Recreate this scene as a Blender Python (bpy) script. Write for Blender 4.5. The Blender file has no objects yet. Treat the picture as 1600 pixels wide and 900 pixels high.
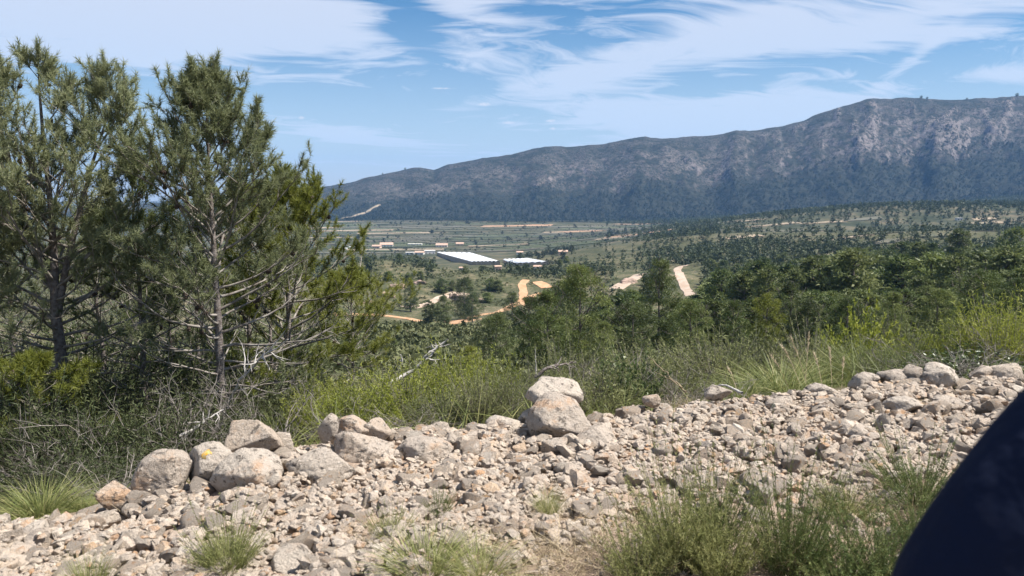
import bpy, math, random
import numpy as np
from mathutils import Vector, Matrix, Euler
R = math.radians
rng = np.random.default_rng(7)
random.seed(7)
S = bpy.context.scene
COL = S.collection

# ------------------------------------------------------------------ camera
EYE = 1.65
PITCH = R(7.125)
FPX = 1200.0            # focal length in pixels of the 1600 px wide photograph
cd = bpy.data.cameras.new('camera')
cam = bpy.data.objects.new('camera', cd)
COL.objects.link(cam)
cd.lens = 27.0
cd.sensor_width = 36.0
cd.clip_start = 0.05
cd.clip_end = 30000
cam.location = (0, 0, EYE)
cam.rotation_euler = (math.pi / 2 - PITCH, 0, 0)
cd.dof.use_dof = True
cd.dof.focus_distance = 12.0
cd.dof.aperture_fstop = 5.0
S.camera = cam

# ------------------------------------------------------------------ light, sky, exposure
SUN_AZ = R(96)          # clockwise from the view direction (+Y)
SUN_EL = R(57)
sl = bpy.data.lights.new('sun', 'SUN')
sl.energy = 5.0
sl.angle = R(0.53)
sl.color = (1.0, 0.94, 0.865)
sun = bpy.data.objects.new('sun', sl)
COL.objects.link(sun)
sd = Vector((math.sin(SUN_AZ) * math.cos(SUN_EL), math.cos(SUN_AZ) * math.cos(SUN_EL), math.sin(SUN_EL)))
sun.rotation_euler = sd.to_track_quat('Z', 'Y').to_euler()
sun.location = (40, 20, 60)
S.view_settings.view_transform = 'Standard'
S.view_settings.look = 'None'
S.view_settings.exposure = 0.95
S.view_settings.gamma = 1.0
S.view_settings.use_curve_mapping = False
S.render.engine = 'CYCLES'
S.cycles.max_bounces = 6
S.cycles.diffuse_bounces = 3
S.cycles.glossy_bounces = 2
S.cycles.transmission_bounces = 4
S.cycles.volume_bounces = 0
S.cycles.use_denoising = True
HAZE = 0.000068


class NT:
    """small helper for node trees"""
    def __init__(self, nt):
        self.nt = nt
        nt.nodes.clear()

    def n(self, typ, ins=None, **kw):
        nd = self.nt.nodes.new(typ)
        for k, v in kw.items():
            setattr(nd, k, v)
        for k, v in (ins or {}).items():
            self.put(nd.inputs[k], v)
        return nd

    def put(self, sock, v):
        if isinstance(v, bpy.types.NodeSocket):
            self.nt.links.new(v, sock)
        elif v is not None:
            if sock.type == 'RGBA' and isinstance(v, (tuple, list)) and len(v) == 3:
                v = (*v, 1.0)
            sock.default_value = v

    def m(self, op, a, b=None, c=None, clamp=False):
        nd = self.nt.nodes.new('ShaderNodeMath')
        nd.operation = op
        nd.use_clamp = clamp
        self.put(nd.inputs[0], a)
        if b is not None:
            self.put(nd.inputs[1], b)
        if c is not None:
            self.put(nd.inputs[2], c)
        return nd.outputs[0]

    def mix(self, f, a, b, blend='MIX'):
        nd = self.nt.nodes.new('ShaderNodeMix')
        nd.data_type = 'RGBA'
        nd.blend_type = blend
        self.put(nd.inputs[0], f)
        self.put(nd.inputs[6], a)
        self.put(nd.inputs[7], b)
        return nd.outputs[2]

    def ss(self, x, lo, hi):
        nd = self.nt.nodes.new('ShaderNodeMapRange')
        nd.interpolation_type = 'SMOOTHSTEP'
        self.put(nd.inputs[0], x)
        nd.inputs[1].default_value = lo
        nd.inputs[2].default_value = hi
        return nd.outputs[0]

    def noise(self, vec, scale, detail=4, rough=0.55, dist=0.0):
        nd = self.nt.nodes.new('ShaderNodeTexNoise')
        self.put(nd.inputs['Vector'], vec)
        nd.inputs['Scale'].default_value = scale
        nd.inputs['Detail'].default_value = detail
        nd.inputs['Roughness'].default_value = rough
        nd.inputs['Distortion'].default_value = dist
        return nd.outputs['Fac']

    def ramp(self, f, stops):
        nd = self.nt.nodes.new('ShaderNodeValToRGB')
        e = nd.color_ramp.elements
        while len(e) < len(stops):
            e.new(0.5)
        for el, (p, c) in zip(e, stops):
            el.position = p
            el.color = (*c, 1)
        self.put(nd.inputs[0], f)
        return nd.outputs[0]


# sky: Nishita with high cirrus mixed in by direction
W = bpy.data.worlds.new('World')
S.world = W
W.use_nodes = True
w = NT(W.node_tree)
sky = w.n('ShaderNodeTexSky', sky_type='NISHITA', sun_disc=False, sun_elevation=SUN_EL, sun_rotation=SUN_AZ,
          altitude=400.0, air_density=1.0, dust_density=0.6, ozone_density=2.2)
tc = w.n('ShaderNodeTexCoord')
sep = w.n('ShaderNodeSeparateXYZ', {0: tc.outputs['Generated']})
dx, dy, dz = sep.outputs
zz = w.m('ADD', w.m('MAXIMUM', dz, 0.0), 0.10)
pu = w.m('DIVIDE', dx, zz)
pv = w.m('DIVIDE', dy, zz)
az = w.m('MULTIPLY', w.m('ARCTAN2', dx, dy), 57.2958)           # degrees, clockwise from +Y
el = w.m('MULTIPLY', w.m('ARCSINE', dz), 57.2958)
ca, sa = math.cos(R(24)), math.sin(R(24))
ru = w.m('ADD', w.m('MULTIPLY', pu, ca), w.m('MULTIPLY', pv, sa))
rv = w.m('SUBTRACT', w.m('MULTIPLY', pv, ca), w.m('MULTIPLY', pu, sa))
cv = w.n('ShaderNodeCombineXYZ', {0: pu, 1: pv, 2: 0.0}).outputs[0]
warp = w.n('ShaderNodeTexNoise', {'Vector': cv, 'Scale': 0.42, 'Detail': 3.0})
wv = w.n('ShaderNodeVectorMath', {0: warp.outputs['Color'], 1: (0.5, 0.5, 0.5)}, operation='SUBTRACT').outputs[0]
wv = w.n('ShaderNodeVectorMath', {0: wv, 3: 2.6}, operation='SCALE').outputs[0]
st = w.n('ShaderNodeCombineXYZ', {0: w.m('MULTIPLY', ru, 0.30), 1: w.m('MULTIPLY', rv, 1.0), 2: 3.3}).outputs[0]
st = w.n('ShaderNodeVectorMath', {0: st, 1: wv}, operation='ADD').outputs[0]
streak = w.noise(st, 1.15, 7, 0.58, 0.5)
fine = w.noise(st, 4.2, 6, 0.62, 0.8)
big = w.noise(cv, 0.35, 3, 0.5)


def blob(a0, e0, sa_, se_, rot, amp):
    """one large bank (amp > 0) or gap (amp < 0) of the cirrus, an ellipse in degrees"""
    c, s_ = math.cos(R(rot)), math.sin(R(rot))
    da = w.m('SUBTRACT', az, a0)
    de = w.m('SUBTRACT', el, e0)
    p = w.m('DIVIDE', w.m('ADD', w.m('MULTIPLY', da, c), w.m('MULTIPLY', de, s_)), sa_)
    q = w.m('DIVIDE', w.m('SUBTRACT', w.m('MULTIPLY', de, c), w.m('MULTIPLY', da, s_)), se_)
    d2 = w.m('ADD', w.m('MULTIPLY', p, p), w.m('MULTIPLY', q, q))
    return w.m('MULTIPLY', w.m('EXPONENT', w.m('MULTIPLY', d2, -1.0)), amp)


def sky_dir(px, py):
    u, v = (px - 800) / FPX, (450 - py) / FPX
    x, y, z = u, math.cos(PITCH) + v * math.sin(PITCH), -math.sin(PITCH) + v * math.cos(PITCH)
    return math.degrees(math.atan2(x, y)), math.degrees(math.atan2(z, math.hypot(x, y)))


cover = w.m('ADD', w.m('MULTIPLY', streak, 0.95), w.m('MULTIPLY', fine, 1.10))
cover = w.m('ADD', cover, w.m('MULTIPLY', w.m('SUBTRACT', big, 0.5), 0.35))
K = 0.0466   # degrees per pixel
for (px, py, wx, wy, rot, amp) in [
        (300, 35, 330, 52, 2, 0.50), (500, 40, 110, 34, -20, 0.22), (60, 10, 300, 60, 0, 0.18),
        (640, 30, 60, 40, -30, -0.42), (700, 125, 80, 14, -3, -0.30), (440, 95, 110, 13, 4, -0.30), (300, 150, 160, 22, -8, -0.12),
        (770, 30, 130, 20, -18, 0.22), (900, 18, 120, 16, 0, -0.22), (840, 55, 110, 12, -8, -0.25), (1000, 90, 330, 22, 15, 0.34),
        (760, 85, 110, 18, -12, 0.20), (1180, 62, 150, 14, 14, 0.18), (1330, 100, 180, 16, 2, -0.20), (1400, 125, 120, 14, 4, -0.22),
        (790, 165, 110, 20, -8, -0.34), (620, 160, 130, 16, -14, -0.14), (900, 185, 150, 24, -4, 0.32), (1180, 165, 200, 30, 6, 0.38),
        (1120, 140, 70, 16, 0, -0.18), (1430, 90, 60, 9, 40, 0.22), (1480, 30, 250, 40, 2, 0.22), (1560, 120, 140, 14, 0, 0.26),
        (500, 205, 170, 14, -10, 0.14), (1060, 215, 300, 22, 10, 0.30), (640, 225, 220, 16, -8, 0.20), (1300, 55, 200, 16, 10, 0.2)]:
    a0, e0 = sky_dir(px, py)
    cover = w.m('ADD', cover, blob(a0, e0, wx * K, wy * K, rot, amp))
dens = w.ss(cover, 0.77, 1.36)
low = w.ss(el, 19.0, 1.0)                       # cirrus veil thickens with the slant path near the horizon
dens = w.m('MAXIMUM', dens, w.m('MULTIPLY', low, 0.72))
# a few tiny detached cumulus scraps
puff = None
for (px, py, wx, wy) in [(757, 163, 15, 4.0), (690, 138, 24, 1.8), (471, 184, 8, 3.5), (861, 189, 10, 3.5), (863, 201, 7, 2.8), (795, 192, 12, 3)]:
    a0, e0 = sky_dir(px, py)
    b_ = blob(a0, e0, wx * K, wy * K, 0, 1.0)
    puff = b_ if puff is None else w.m('ADD', puff, b_)
pn = w.noise(tc.outputs['Generated'], 260.0, 4, 0.6)
puff = w.ss(w.m('ADD', puff, w.m('MULTIPLY', w.m('SUBTRACT', pn, 0.5), 1.1)), 0.45, 1.0)
skyc = w.n('ShaderNodeHueSaturation', {'Hue': 0.497, 'Saturation': 1.85, 'Value': 0.88, 'Color': sky.outputs[0]}).outputs[0]
cloud = w.mix(low, (7.2, 7.5, 8.5), (6.4, 7.3, 8.9))
c1 = w.mix(w.m('MULTIPLY', dens, 0.80), skyc, cloud)
c1 = w.mix(w.m('MULTIPLY', puff, 0.6), c1, (7.6, 7.8, 8.4))
bg = w.n('ShaderNodeBackground', {'Color': c1, 'Strength': 0.062})
wo = w.n('ShaderNodeOutputWorld', {'Surface': bg.outputs[0]})
W.cycles.sampling_method = 'MANUAL'
W.cycles.sample_map_resolution = 512

# ------------------------------------------------------------------ helpers: numbers
cp, sp = math.cos(PITCH), math.sin(PITCH)


def ray(px, py):
    u, v = (px - 800) / FPX, (450 - py) / FPX
    return np.array([u, cp + v * sp, -sp + v * cp])


def at(px, py, y):
    """world point seen at pixel (px, py) at forward distance y"""
    d = ray(px, py)
    return np.array([0, 0, EYE]) + d * (y / d[1])


def slope_of(py):
    v = (450 - np.asarray(py, float)) / FPX
    return (sp - v * cp) / (cp + v * sp)


def hash2(ix, iy, seed):
    h = (ix.astype(np.int64) * 374761393 + iy.astype(np.int64) * 668265263 + seed * 974711) & 0xffffffff
    h = ((h ^ (h >> 13)) * 1274126177) & 0xffffffff
    return ((h ^ (h >> 16)) & 0xffff) / 65535.0


def vnoise(x, y, seed=0):
    x = np.asarray(x, float)
    y = np.asarray(y, float)
    ix, iy = np.floor(x), np.floor(y)
    fx, fy = x - ix, y - iy
    fx, fy = fx * fx * (3 - 2 * fx), fy * fy * (3 - 2 * fy)
    a, b = hash2(ix, iy, seed), hash2(ix + 1, iy, seed)
    c, d = hash2(ix, iy + 1, seed), hash2(ix + 1, iy + 1, seed)
    return (a * (1 - fx) + b * fx) * (1 - fy) + (c * (1 - fx) + d * fx) * fy


def fbm(x, y, seed=0, o=4, g=0.5):
    t, a, n = 0, 1.0, 0
    for k in range(o):
        t = t + a * vnoise(x * 2 ** k, y * 2 ** k, seed + k * 17)
        n += a
        a *= g
    return t / n


def sstep(x, a, b):
    t = np.clip((np.asarray(x, float) - a) / (b - a), 0, 1)
    return t * t * (3 - 2 * t)


# ------------------------------------------------------------------ helpers: objects
def tag(o, label=None, cat=None, group=None, kind=None):
    for k, v in (('label', label), ('category', cat), ('group', group), ('kind', kind)):
        if v:
            o[k] = v
    return o


def empty(name, loc=(0, 0, 0), rz=0.0, parent=None):
    o = bpy.data.objects.new(name, None)
    o.empty_display_size = 0.2
    o.location = loc
    o.rotation_euler = (0, 0, rz)
    COL.objects.link(o)
    if parent:
        o.parent = parent
    return o


def mesh(name, V, F, mat=None, tint=None, smooth=False, fmat=None):
    V = np.ascontiguousarray(V, np.float32).reshape(-1, 3)
    F = np.ascontiguousarray(F, np.int32)
    k = F.shape[1]
    me = bpy.data.meshes.new(name)
    me.vertices.add(len(V))
    me.vertices.foreach_set('co', V.ravel())
    me.loops.add(F.size)
    me.loops.foreach_set('vertex_index', F.ravel())
    me.polygons.add(len(F))
    me.polygons.foreach_set('loop_start', np.arange(0, F.size, k, dtype=np.int32))
    if fmat is not None:
        me.polygons.foreach_set('material_index', np.ascontiguousarray(fmat, np.int32))
    me.polygons.foreach_set('use_smooth', np.full(len(F), bool(smooth)))
    if tint is not None:
        a = me.attributes.new('tint', 'FLOAT', 'POINT')
        a.data.foreach_set('value', np.ascontiguousarray(tint, np.float32).ravel())
    me.update(calc_edges=True)
    for m_ in (mat if isinstance(mat, (list, tuple)) else [mat]):
        if m_ is not None:
            me.materials.append(m_)
    return me


def obj(name, me, parent=None, loc=None, rot=None, scale=None):
    o = bpy.data.objects.new(name, me)
    COL.objects.link(o)
    if parent:
        o.parent = parent
    if loc is not None:
        o.location = loc
    if rot is not None:
        o.rotation_euler = rot
    if scale is not None:
        o.scale = scale
    return o


class Acc:
    """collects triangles of one mesh"""
    def __init__(self):
        self.V, self.F, self.T, self.n = [], [], [], 0

    def add(self, V, F, t=0.5):
        V = np.asarray(V, float).reshape(-1, 3)
        self.V.append(V)
        self.F.append(np.asarray(F, int) + self.n)
        self.T.append(np.broadcast_to(np.asarray(t, float), (len(V),)) if np.ndim(t) <= 1 else t)
        self.n += len(V)

    def mesh(self, name, mat, smooth=False):
        if not self.V:
            return None
        return mesh(name, np.concatenate(self.V), np.concatenate(self.F), mat, np.concatenate(self.T), smooth)


_tubef = {}


def tube(acc, P, r, sides=5, t=0.5):
    P = np.asarray(P, float)
    k = len(P)
    r = np.broadcast_to(np.asarray(r, float), (k,))
    T = np.gradient(P, axis=0)
    T /= np.linalg.norm(T, axis=1, keepdims=True) + 1e-9
    ref = np.array([0, 0, 1.0]) if abs(T[k // 2, 2]) < 0.8 else np.array([1.0, 0.0, 0])
    A = np.cross(T, ref)
    A /= np.linalg.norm(A, axis=1, keepdims=True) + 1e-9
    B = np.cross(T, A)
    ang = np.arange(sides) * 2 * math.pi / sides
    V = P[:, None] + r[:, None, None] * (np.cos(ang)[None, :, None] * A[:, None] + np.sin(ang)[None, :, None] * B[:, None])
    key = (k, sides)
    if key not in _tubef:
        f = []
        for i in range(k - 1):
            for j in range(sides):
                a, b = i * sides + j, i * sides + (j + 1) % sides
                c, d = a + sides, b + sides
                f += [(a, c, b), (b, c, d)]
        for j in range(1, sides - 1):
            f.append(((k - 1) * sides, (k - 1) * sides + j, (k - 1) * sides + j + 1))
        _tubef[key] = np.array(f)
    acc.add(V.reshape(-1, 3), _tubef[key], t)


def norm(v):
    return v / (np.linalg.norm(v, axis=-1, keepdims=True) + 1e-9)


def blades(acc, P, D, L, wd, t, r, droop=0.0):
    """one thin triangle per row: base P, direction D, length L, half width wd"""
    n = len(P)
    side = norm(np.cross(D, norm(r.normal(size=(n, 3)))))
    tip = P + D * L[:, None]
    tip[:, 2] -= droop * L
    V = np.stack([P - side * wd[:, None], P + side * wd[:, None], tip], 1).reshape(-1, 3)
    F = np.arange(3 * n).reshape(-1, 3)
    acc.add(V, F, np.repeat(t, 3))


def ribbons(acc, P, D, L, wd, t, r, bend, seg=4):
    """grass blades: tapering ribbons that start along D and bend over by gravity; bend per row"""
    n = len(P)
    side = norm(np.cross(D, np.array([0, 0, 1.0])) + 0.5 * r.normal(size=(n, 3)))
    side -= D * np.sum(side * D, 1, keepdims=True)
    side = norm(side)
    s = np.linspace(0, 1, seg + 1)
    hor = D.copy()
    hor[:, 2] = 0
    hor = norm(hor)
    C = []
    for q in s:
        p = P + D * (L * q)[:, None] + hor * (L * bend * 0.5 * q * q)[:, None]
        p[:, 2] -= L * bend * q * q * 0.75
        C.append(p)
    V, k = [], 0
    for i, q in enumerate(s[:-1]):
        ww = (wd * (1 - q ** 1.5))[:, None]
        V += [C[i] - side * ww, C[i] + side * ww]
    V.append(C[-1])
    V = np.stack(V, 1)
    m = V.shape[1]
    base = (np.arange(n) * m)[:, None]
    F = []
    for i in range(seg - 1):
        a = 2 * i
        F += [base + np.array([[a, a + 1, a + 2]]), base + np.array([[a + 1, a + 3, a + 2]])]
    F.append(base + np.array([[m - 3, m - 2, m - 1]]))
    acc.add(V.reshape(-1, 3), np.concatenate(F), np.repeat(t, m))


# ------------------------------------------------------------------ materials
def material(name):
    m_ = bpy.data.materials.new(name)
    m_.use_nodes = True
    return m_, NT(m_.node_tree)


def leaf_mat(name, c0, c1, c2, trans=0.3, rough=0.6, rand=0.35):
    """foliage: colour runs c0-c1-c2 with the per-leaf 'tint' and a per-plant random"""
    m_, t = material(name)
    a = t.n('ShaderNodeAttribute', attribute_name='tint')
    oi = t.n('ShaderNodeObjectInfo')
    f = t.m('ADD', a.outputs['Fac'], t.m('MULTIPLY', t.m('SUBTRACT', oi.outputs['Random'], 0.5), rand), clamp=True)
    c = t.ramp(f, [(0.0, c0), (0.5, c1), (1.0, c2)])
    b = t.n('ShaderNodeBsdfPrincipled', {'Base Color': c, 'Roughness': rough, 'Specular IOR Level': 0.3})
    tr = t.n('ShaderNodeBsdfTranslucent', {'Color': c})
    mx = t.n('ShaderNodeMixShader', {0: trans, 1: b.outputs[0], 2: tr.outputs[0]})
    t.n('ShaderNodeOutputMaterial', {'Surface': mx.outputs[0]})
    return m_


def plain_mat(name, col, rough=0.8, col2=None, scale=4.0, bump=0.0, bscale=20.0, detail=5):
    m_, t = material(name)
    tcx = t.n('ShaderNodeTexCoord').outputs['Object']
    c = col
    if col2:
        c = t.mix(t.ss(t.noise(tcx, scale, detail), 0.35, 0.65), col, col2)
    b = t.n('ShaderNodeBsdfPrincipled', {'Base Color': c, 'Roughness': rough, 'Specular IOR Level': 0.25})
    if bump:
        bp = t.n('ShaderNodeBump', {'Height': t.noise(tcx, bscale, 6), 'Strength': bump, 'Distance': 0.02})
        t.put(b.inputs['Normal'], bp.outputs[0])
    t.n('ShaderNodeOutputMaterial', {'Surface': b.outputs[0]})
    return m_


def stone_mat(name, use_attr, lich=0.5, dark=0.5, crust=0.0, ochre=0.75):
    """pale pinkish limestone with grey crust, ochre stain and lichen specks"""
    m_, t = material(name)
    tcx = t.n('ShaderNodeTexCoord').outputs['Object']
    oi = t.n('ShaderNodeObjectInfo')
    if use_attr:
        rnd = t.n('ShaderNodeAttribute', attribute_name='tint').outputs['Fac']
    else:
        rnd = oi.outputs['Random']
    off = t.n('ShaderNodeVectorMath', {0: tcx, 1: t.n('ShaderNodeCombineXYZ', {0: t.m('MULTIPLY', rnd, 37.0), 1: t.m('MULTIPLY', rnd, 91.0), 2: 0.0}).outputs[0]}, operation='ADD').outputs[0]
    base = t.ramp(rnd, [(0.0, (0.54, 0.455, 0.37)), (0.2, (0.43, 0.365, 0.30)), (0.45, (0.60, 0.505, 0.40)), (0.65, (0.53, 0.415, 0.315)), (0.88, (0.65, 0.575, 0.48)), (1.0, (0.50, 0.33, 0.19) if ochre > 0.7 else (0.44, 0.36, 0.29))])
    n1 = t.noise(off, 7.0, 8, 0.65)
    if crust:
        base = t.mix(crust, base, (0.20, 0.175, 0.15))
    n2 = t.noise(off, 23.0, 8, 0.7)
    n3 = t.noise(off, 4.2, 5, 0.6, 0.6)
    n4 = t.noise(off, 62.0, 6, 0.72)
    c = t.mix(t.ss(n1, 0.42, 0.68), base, (0.46, 0.395, 0.33))
    c = t.mix(t.m('MULTIPLY', t.ss(n3, 0.56, 0.70), ochre), c, (0.50, 0.27, 0.125))
    c = t.mix(t.m('MULTIPLY', t.ss(n2, 0.53, 0.62), dark), c, (0.105, 0.09, 0.075) if crust else (0.135, 0.115, 0.10))
    c = t.mix(t.m('MULTIPLY', t.ss(n4, 0.52, 0.66), lich), c, (0.62, 0.56, 0.48))
    b = t.n('ShaderNodeBsdfPrincipled', {'Base Color': c, 'Roughness': 0.9, 'Specular IOR Level': 0.15})
    h = t.m('ADD', t.m('MULTIPLY', n2, 0.6), t.m('MULTIPLY', n4, 0.4))
    bp = t.n('ShaderNodeBump', {'Height': h, 'Strength': 1.0, 'Distance': 0.05})
    t.put(b.inputs['Normal'], bp.outputs[0])
    t.n('ShaderNodeOutputMaterial', {'Surface': b.outputs[0]})
    return m_


M = {}
M['stone'] = stone_mat('limestone', False, 0.4, 0.30)
M['boulder'] = stone_mat('lichen_limestone', False, 0.65, 0.85, 0.25, 0.55)
M['rubble'] = stone_mat('rubble_limestone', True, 0.4, 0.22)
M['bark'] = plain_mat('pine_bark', (0.11, 0.09, 0.078), 0.95, (0.22, 0.195, 0.18), 22.0, 0.8, 60.0)
M['twig'] = plain_mat('grey_twig', (0.15, 0.13, 0.112), 0.95, (0.29, 0.265, 0.235), 9.0)
M['deadwood'] = plain_mat('bleached_deadwood', (0.36, 0.34, 0.315), 0.95, (0.52, 0.49, 0.45), 14.0)
M['cone'] = plain_mat('pine_cone', (0.035, 0.026, 0.020), 0.9, (0.08, 0.06, 0.045), 60.0)
M['needle'] = leaf_mat('pine_needles', (0.110, 0.130, 0.062), (0.235, 0.260, 0.130), (0.37, 0.39, 0.23), 0.42, 0.5)
M['needle_y'] = leaf_mat('yellow_green_needles', (0.080, 0.098, 0.020), (0.185, 0.205, 0.036), (0.30, 0.31, 0.070), 0.40, 0.5)
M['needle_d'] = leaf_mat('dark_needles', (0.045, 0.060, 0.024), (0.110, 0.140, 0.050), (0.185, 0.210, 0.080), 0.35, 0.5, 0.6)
M['needle_m'] = leaf_mat('wood_needles', (0.048, 0.070, 0.024), (0.112, 0.148, 0.046), (0.205, 0.235, 0.075), 0.38, 0.55, 0.75)
M['wood'] = leaf_mat('slope_wood_needles', (0.060, 0.080, 0.028), (0.122, 0.148, 0.052), (0.20, 0.22, 0.078), 0.35, 0.6, 0.5)
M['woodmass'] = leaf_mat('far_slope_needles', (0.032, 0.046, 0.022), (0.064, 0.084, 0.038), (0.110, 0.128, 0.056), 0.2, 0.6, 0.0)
M['weedstem'] = plain_mat('weed_stem', (0.09, 0.105, 0.035), 0.8, (0.15, 0.15, 0.06), 9.0)
M['darkstem'] = plain_mat('dark_stem', (0.05, 0.045, 0.035), 0.9, (0.09, 0.08, 0.06), 9.0)
M['broom'] = leaf_mat('broom_leaves', (0.115, 0.145, 0.022), (0.26, 0.295, 0.042), (0.40, 0.415, 0.10), 0.42, 0.55, 0.8)
M['heath'] = leaf_mat('grey_green_leaves', (0.078, 0.098, 0.036), (0.165, 0.190, 0.070), (0.28, 0.295, 0.125), 0.38, 0.6, 0.8)
M['lentisc'] = leaf_mat('dark_glossy_leaves', (0.040, 0.066, 0.022), (0.075, 0.115, 0.036), (0.14, 0.175, 0.07), 0.25, 0.35, 0.4)
M['tussock'] = leaf_mat('tussock_blades', (0.100, 0.130, 0.038), (0.185, 0.215, 0.068), (0.36, 0.34, 0.15), 0.35, 0.5, 0.3)
M['weed'] = leaf_mat('weed_leaves', (0.130, 0.150, 0.045), (0.27, 0.295, 0.100), (0.45, 0.44, 0.20), 0.35, 0.6, 0.4)
M['darkweed'] = leaf_mat('dark_weed_leaves', (0.050, 0.082, 0.026), (0.112, 0.160, 0.050), (0.27, 0.29, 0.11), 0.3, 0.6, 0.3)
M['straw'] = leaf_mat('dry_straw', (0.22, 0.175, 0.105), (0.36, 0.285, 0.18), (0.54, 0.45, 0.30), 0.3, 0.6, 0.3)
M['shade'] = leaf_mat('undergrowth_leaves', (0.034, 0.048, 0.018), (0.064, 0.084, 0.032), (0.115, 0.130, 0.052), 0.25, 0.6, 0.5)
M['scrub'] = leaf_mat('hillside_scrub', (0.060, 0.072, 0.032), (0.115, 0.128, 0.056), (0.185, 0.190, 0.090), 0.15, 0.7, 0.0)
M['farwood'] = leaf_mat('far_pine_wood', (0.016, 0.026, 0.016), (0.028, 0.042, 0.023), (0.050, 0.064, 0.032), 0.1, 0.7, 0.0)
M['orange_earth'] = plain_mat('orange_earth', (0.40, 0.225, 0.12), 0.95, (0.46, 0.30, 0.18), 0.35)
M['pale_earth'] = plain_mat('pale_earth', (0.36, 0.27, 0.20), 0.95, (0.43, 0.35, 0.28), 0.3)
M['plaster'] = plain_mat('pale_plaster', (0.62, 0.58, 0.52), 0.85, (0.70, 0.67, 0.62), 0.8)
M['pink_plaster'] = plain_mat('pink_plaster', (0.60, 0.42, 0.33), 0.85, (0.64, 0.48, 0.38), 0.8)
M['rooftile'] = plain_mat('clay_roof', (0.42, 0.28, 0.21), 0.85, (0.50, 0.36, 0.28), 1.2)
M['glassdark'] = plain_mat('dark_window', (0.03, 0.035, 0.04), 0.2)
M['door'] = plain_mat('brown_door', (0.14, 0.08, 0.05), 0.6)
M['plastic'] = plain_mat('greenhouse_plastic', (0.80, 0.81, 0.82), 0.45, (0.74, 0.75, 0.76), 0.1)
M['netting'] = plain_mat('tan_netting', (0.42, 0.34, 0.25), 0.8, (0.36, 0.29, 0.22), 0.5)
M['steel'] = plain_mat('galvanised_post', (0.45, 0.45, 0.45), 0.4)

# ------------------------------------------------------------------ terrain height
PXC = np.array([-900, 0, 350, 600, 800, 1000, 1200, 1400, 1600, 2400.])
DK = np.array([10, 20, 40, 80, 150, 250, 400, 650, 1000, 1500, 2000, 2500.])
PYT = np.array([
    [700, 640, 592, 560, 530, 505, 472, 432, 404, 374, 357, 345],
    [695, 632, 588, 556, 528, 503, 470, 430, 404, 374, 357, 345],
    [690, 625, 582, 550, 524, 500, 468, 428, 403, 374, 357, 345],
    [655, 606, 572, 545, 520, 498, 465, 426, 403, 374, 357, 345],
    [635, 594, 566, 543, 520, 498, 466, 430, 404, 374, 357, 345],
    [617, 580, 554, 532, 506, 482, 453, 422, 397, 371, 355, 343],
    [603, 570, 545, 520, 492, 466, 437, 405, 381, 359, 344, 332],
    [585, 556, 532, 506, 476, 448, 420, 391, 366, 345, 331, 319],
    [575, 545, 518, 492, 462, 434, 406, 377, 352, 330, 314, 302],
    [560, 530, 503, 477, 448, 420, 392, 362, 338, 318, 302, 292.]])
CR_PX = np.array([-900, 0, 160, 300, 400, 600, 840, 1000, 1160, 1330, 1450, 1600, 2400.])
CR_PY = np.array([860, 836, 800, 745, 705, 680, 660, 642, 624, 603, 592, 588, 580.])
CR_D = np.array([3.6, 3.7, 3.9, 4.2, 4.4, 4.7, 5.0, 5.15, 5.3, 5.5, 5.6, 5.7, 5.8])


def crest(px):
    D = np.interp(px, CR_PX, CR_D)
    return D, EYE - D * slope_of(np.interp(px, CR_PX, CR_PY))


NA, NR = 640, 300
fan = np.linspace(-42, 42, 380)
rest = np.concatenate([np.linspace(-180, -42, 40)[:-1], np.linspace(42, 180, 40)[1:-1]])
AZ = np.sort(np.concatenate([rest, fan]))
RR = np.concatenate([[0.25], np.exp(np.linspace(math.log(0.8), math.log(9000), NR))])
LR = np.log(RR)


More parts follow.
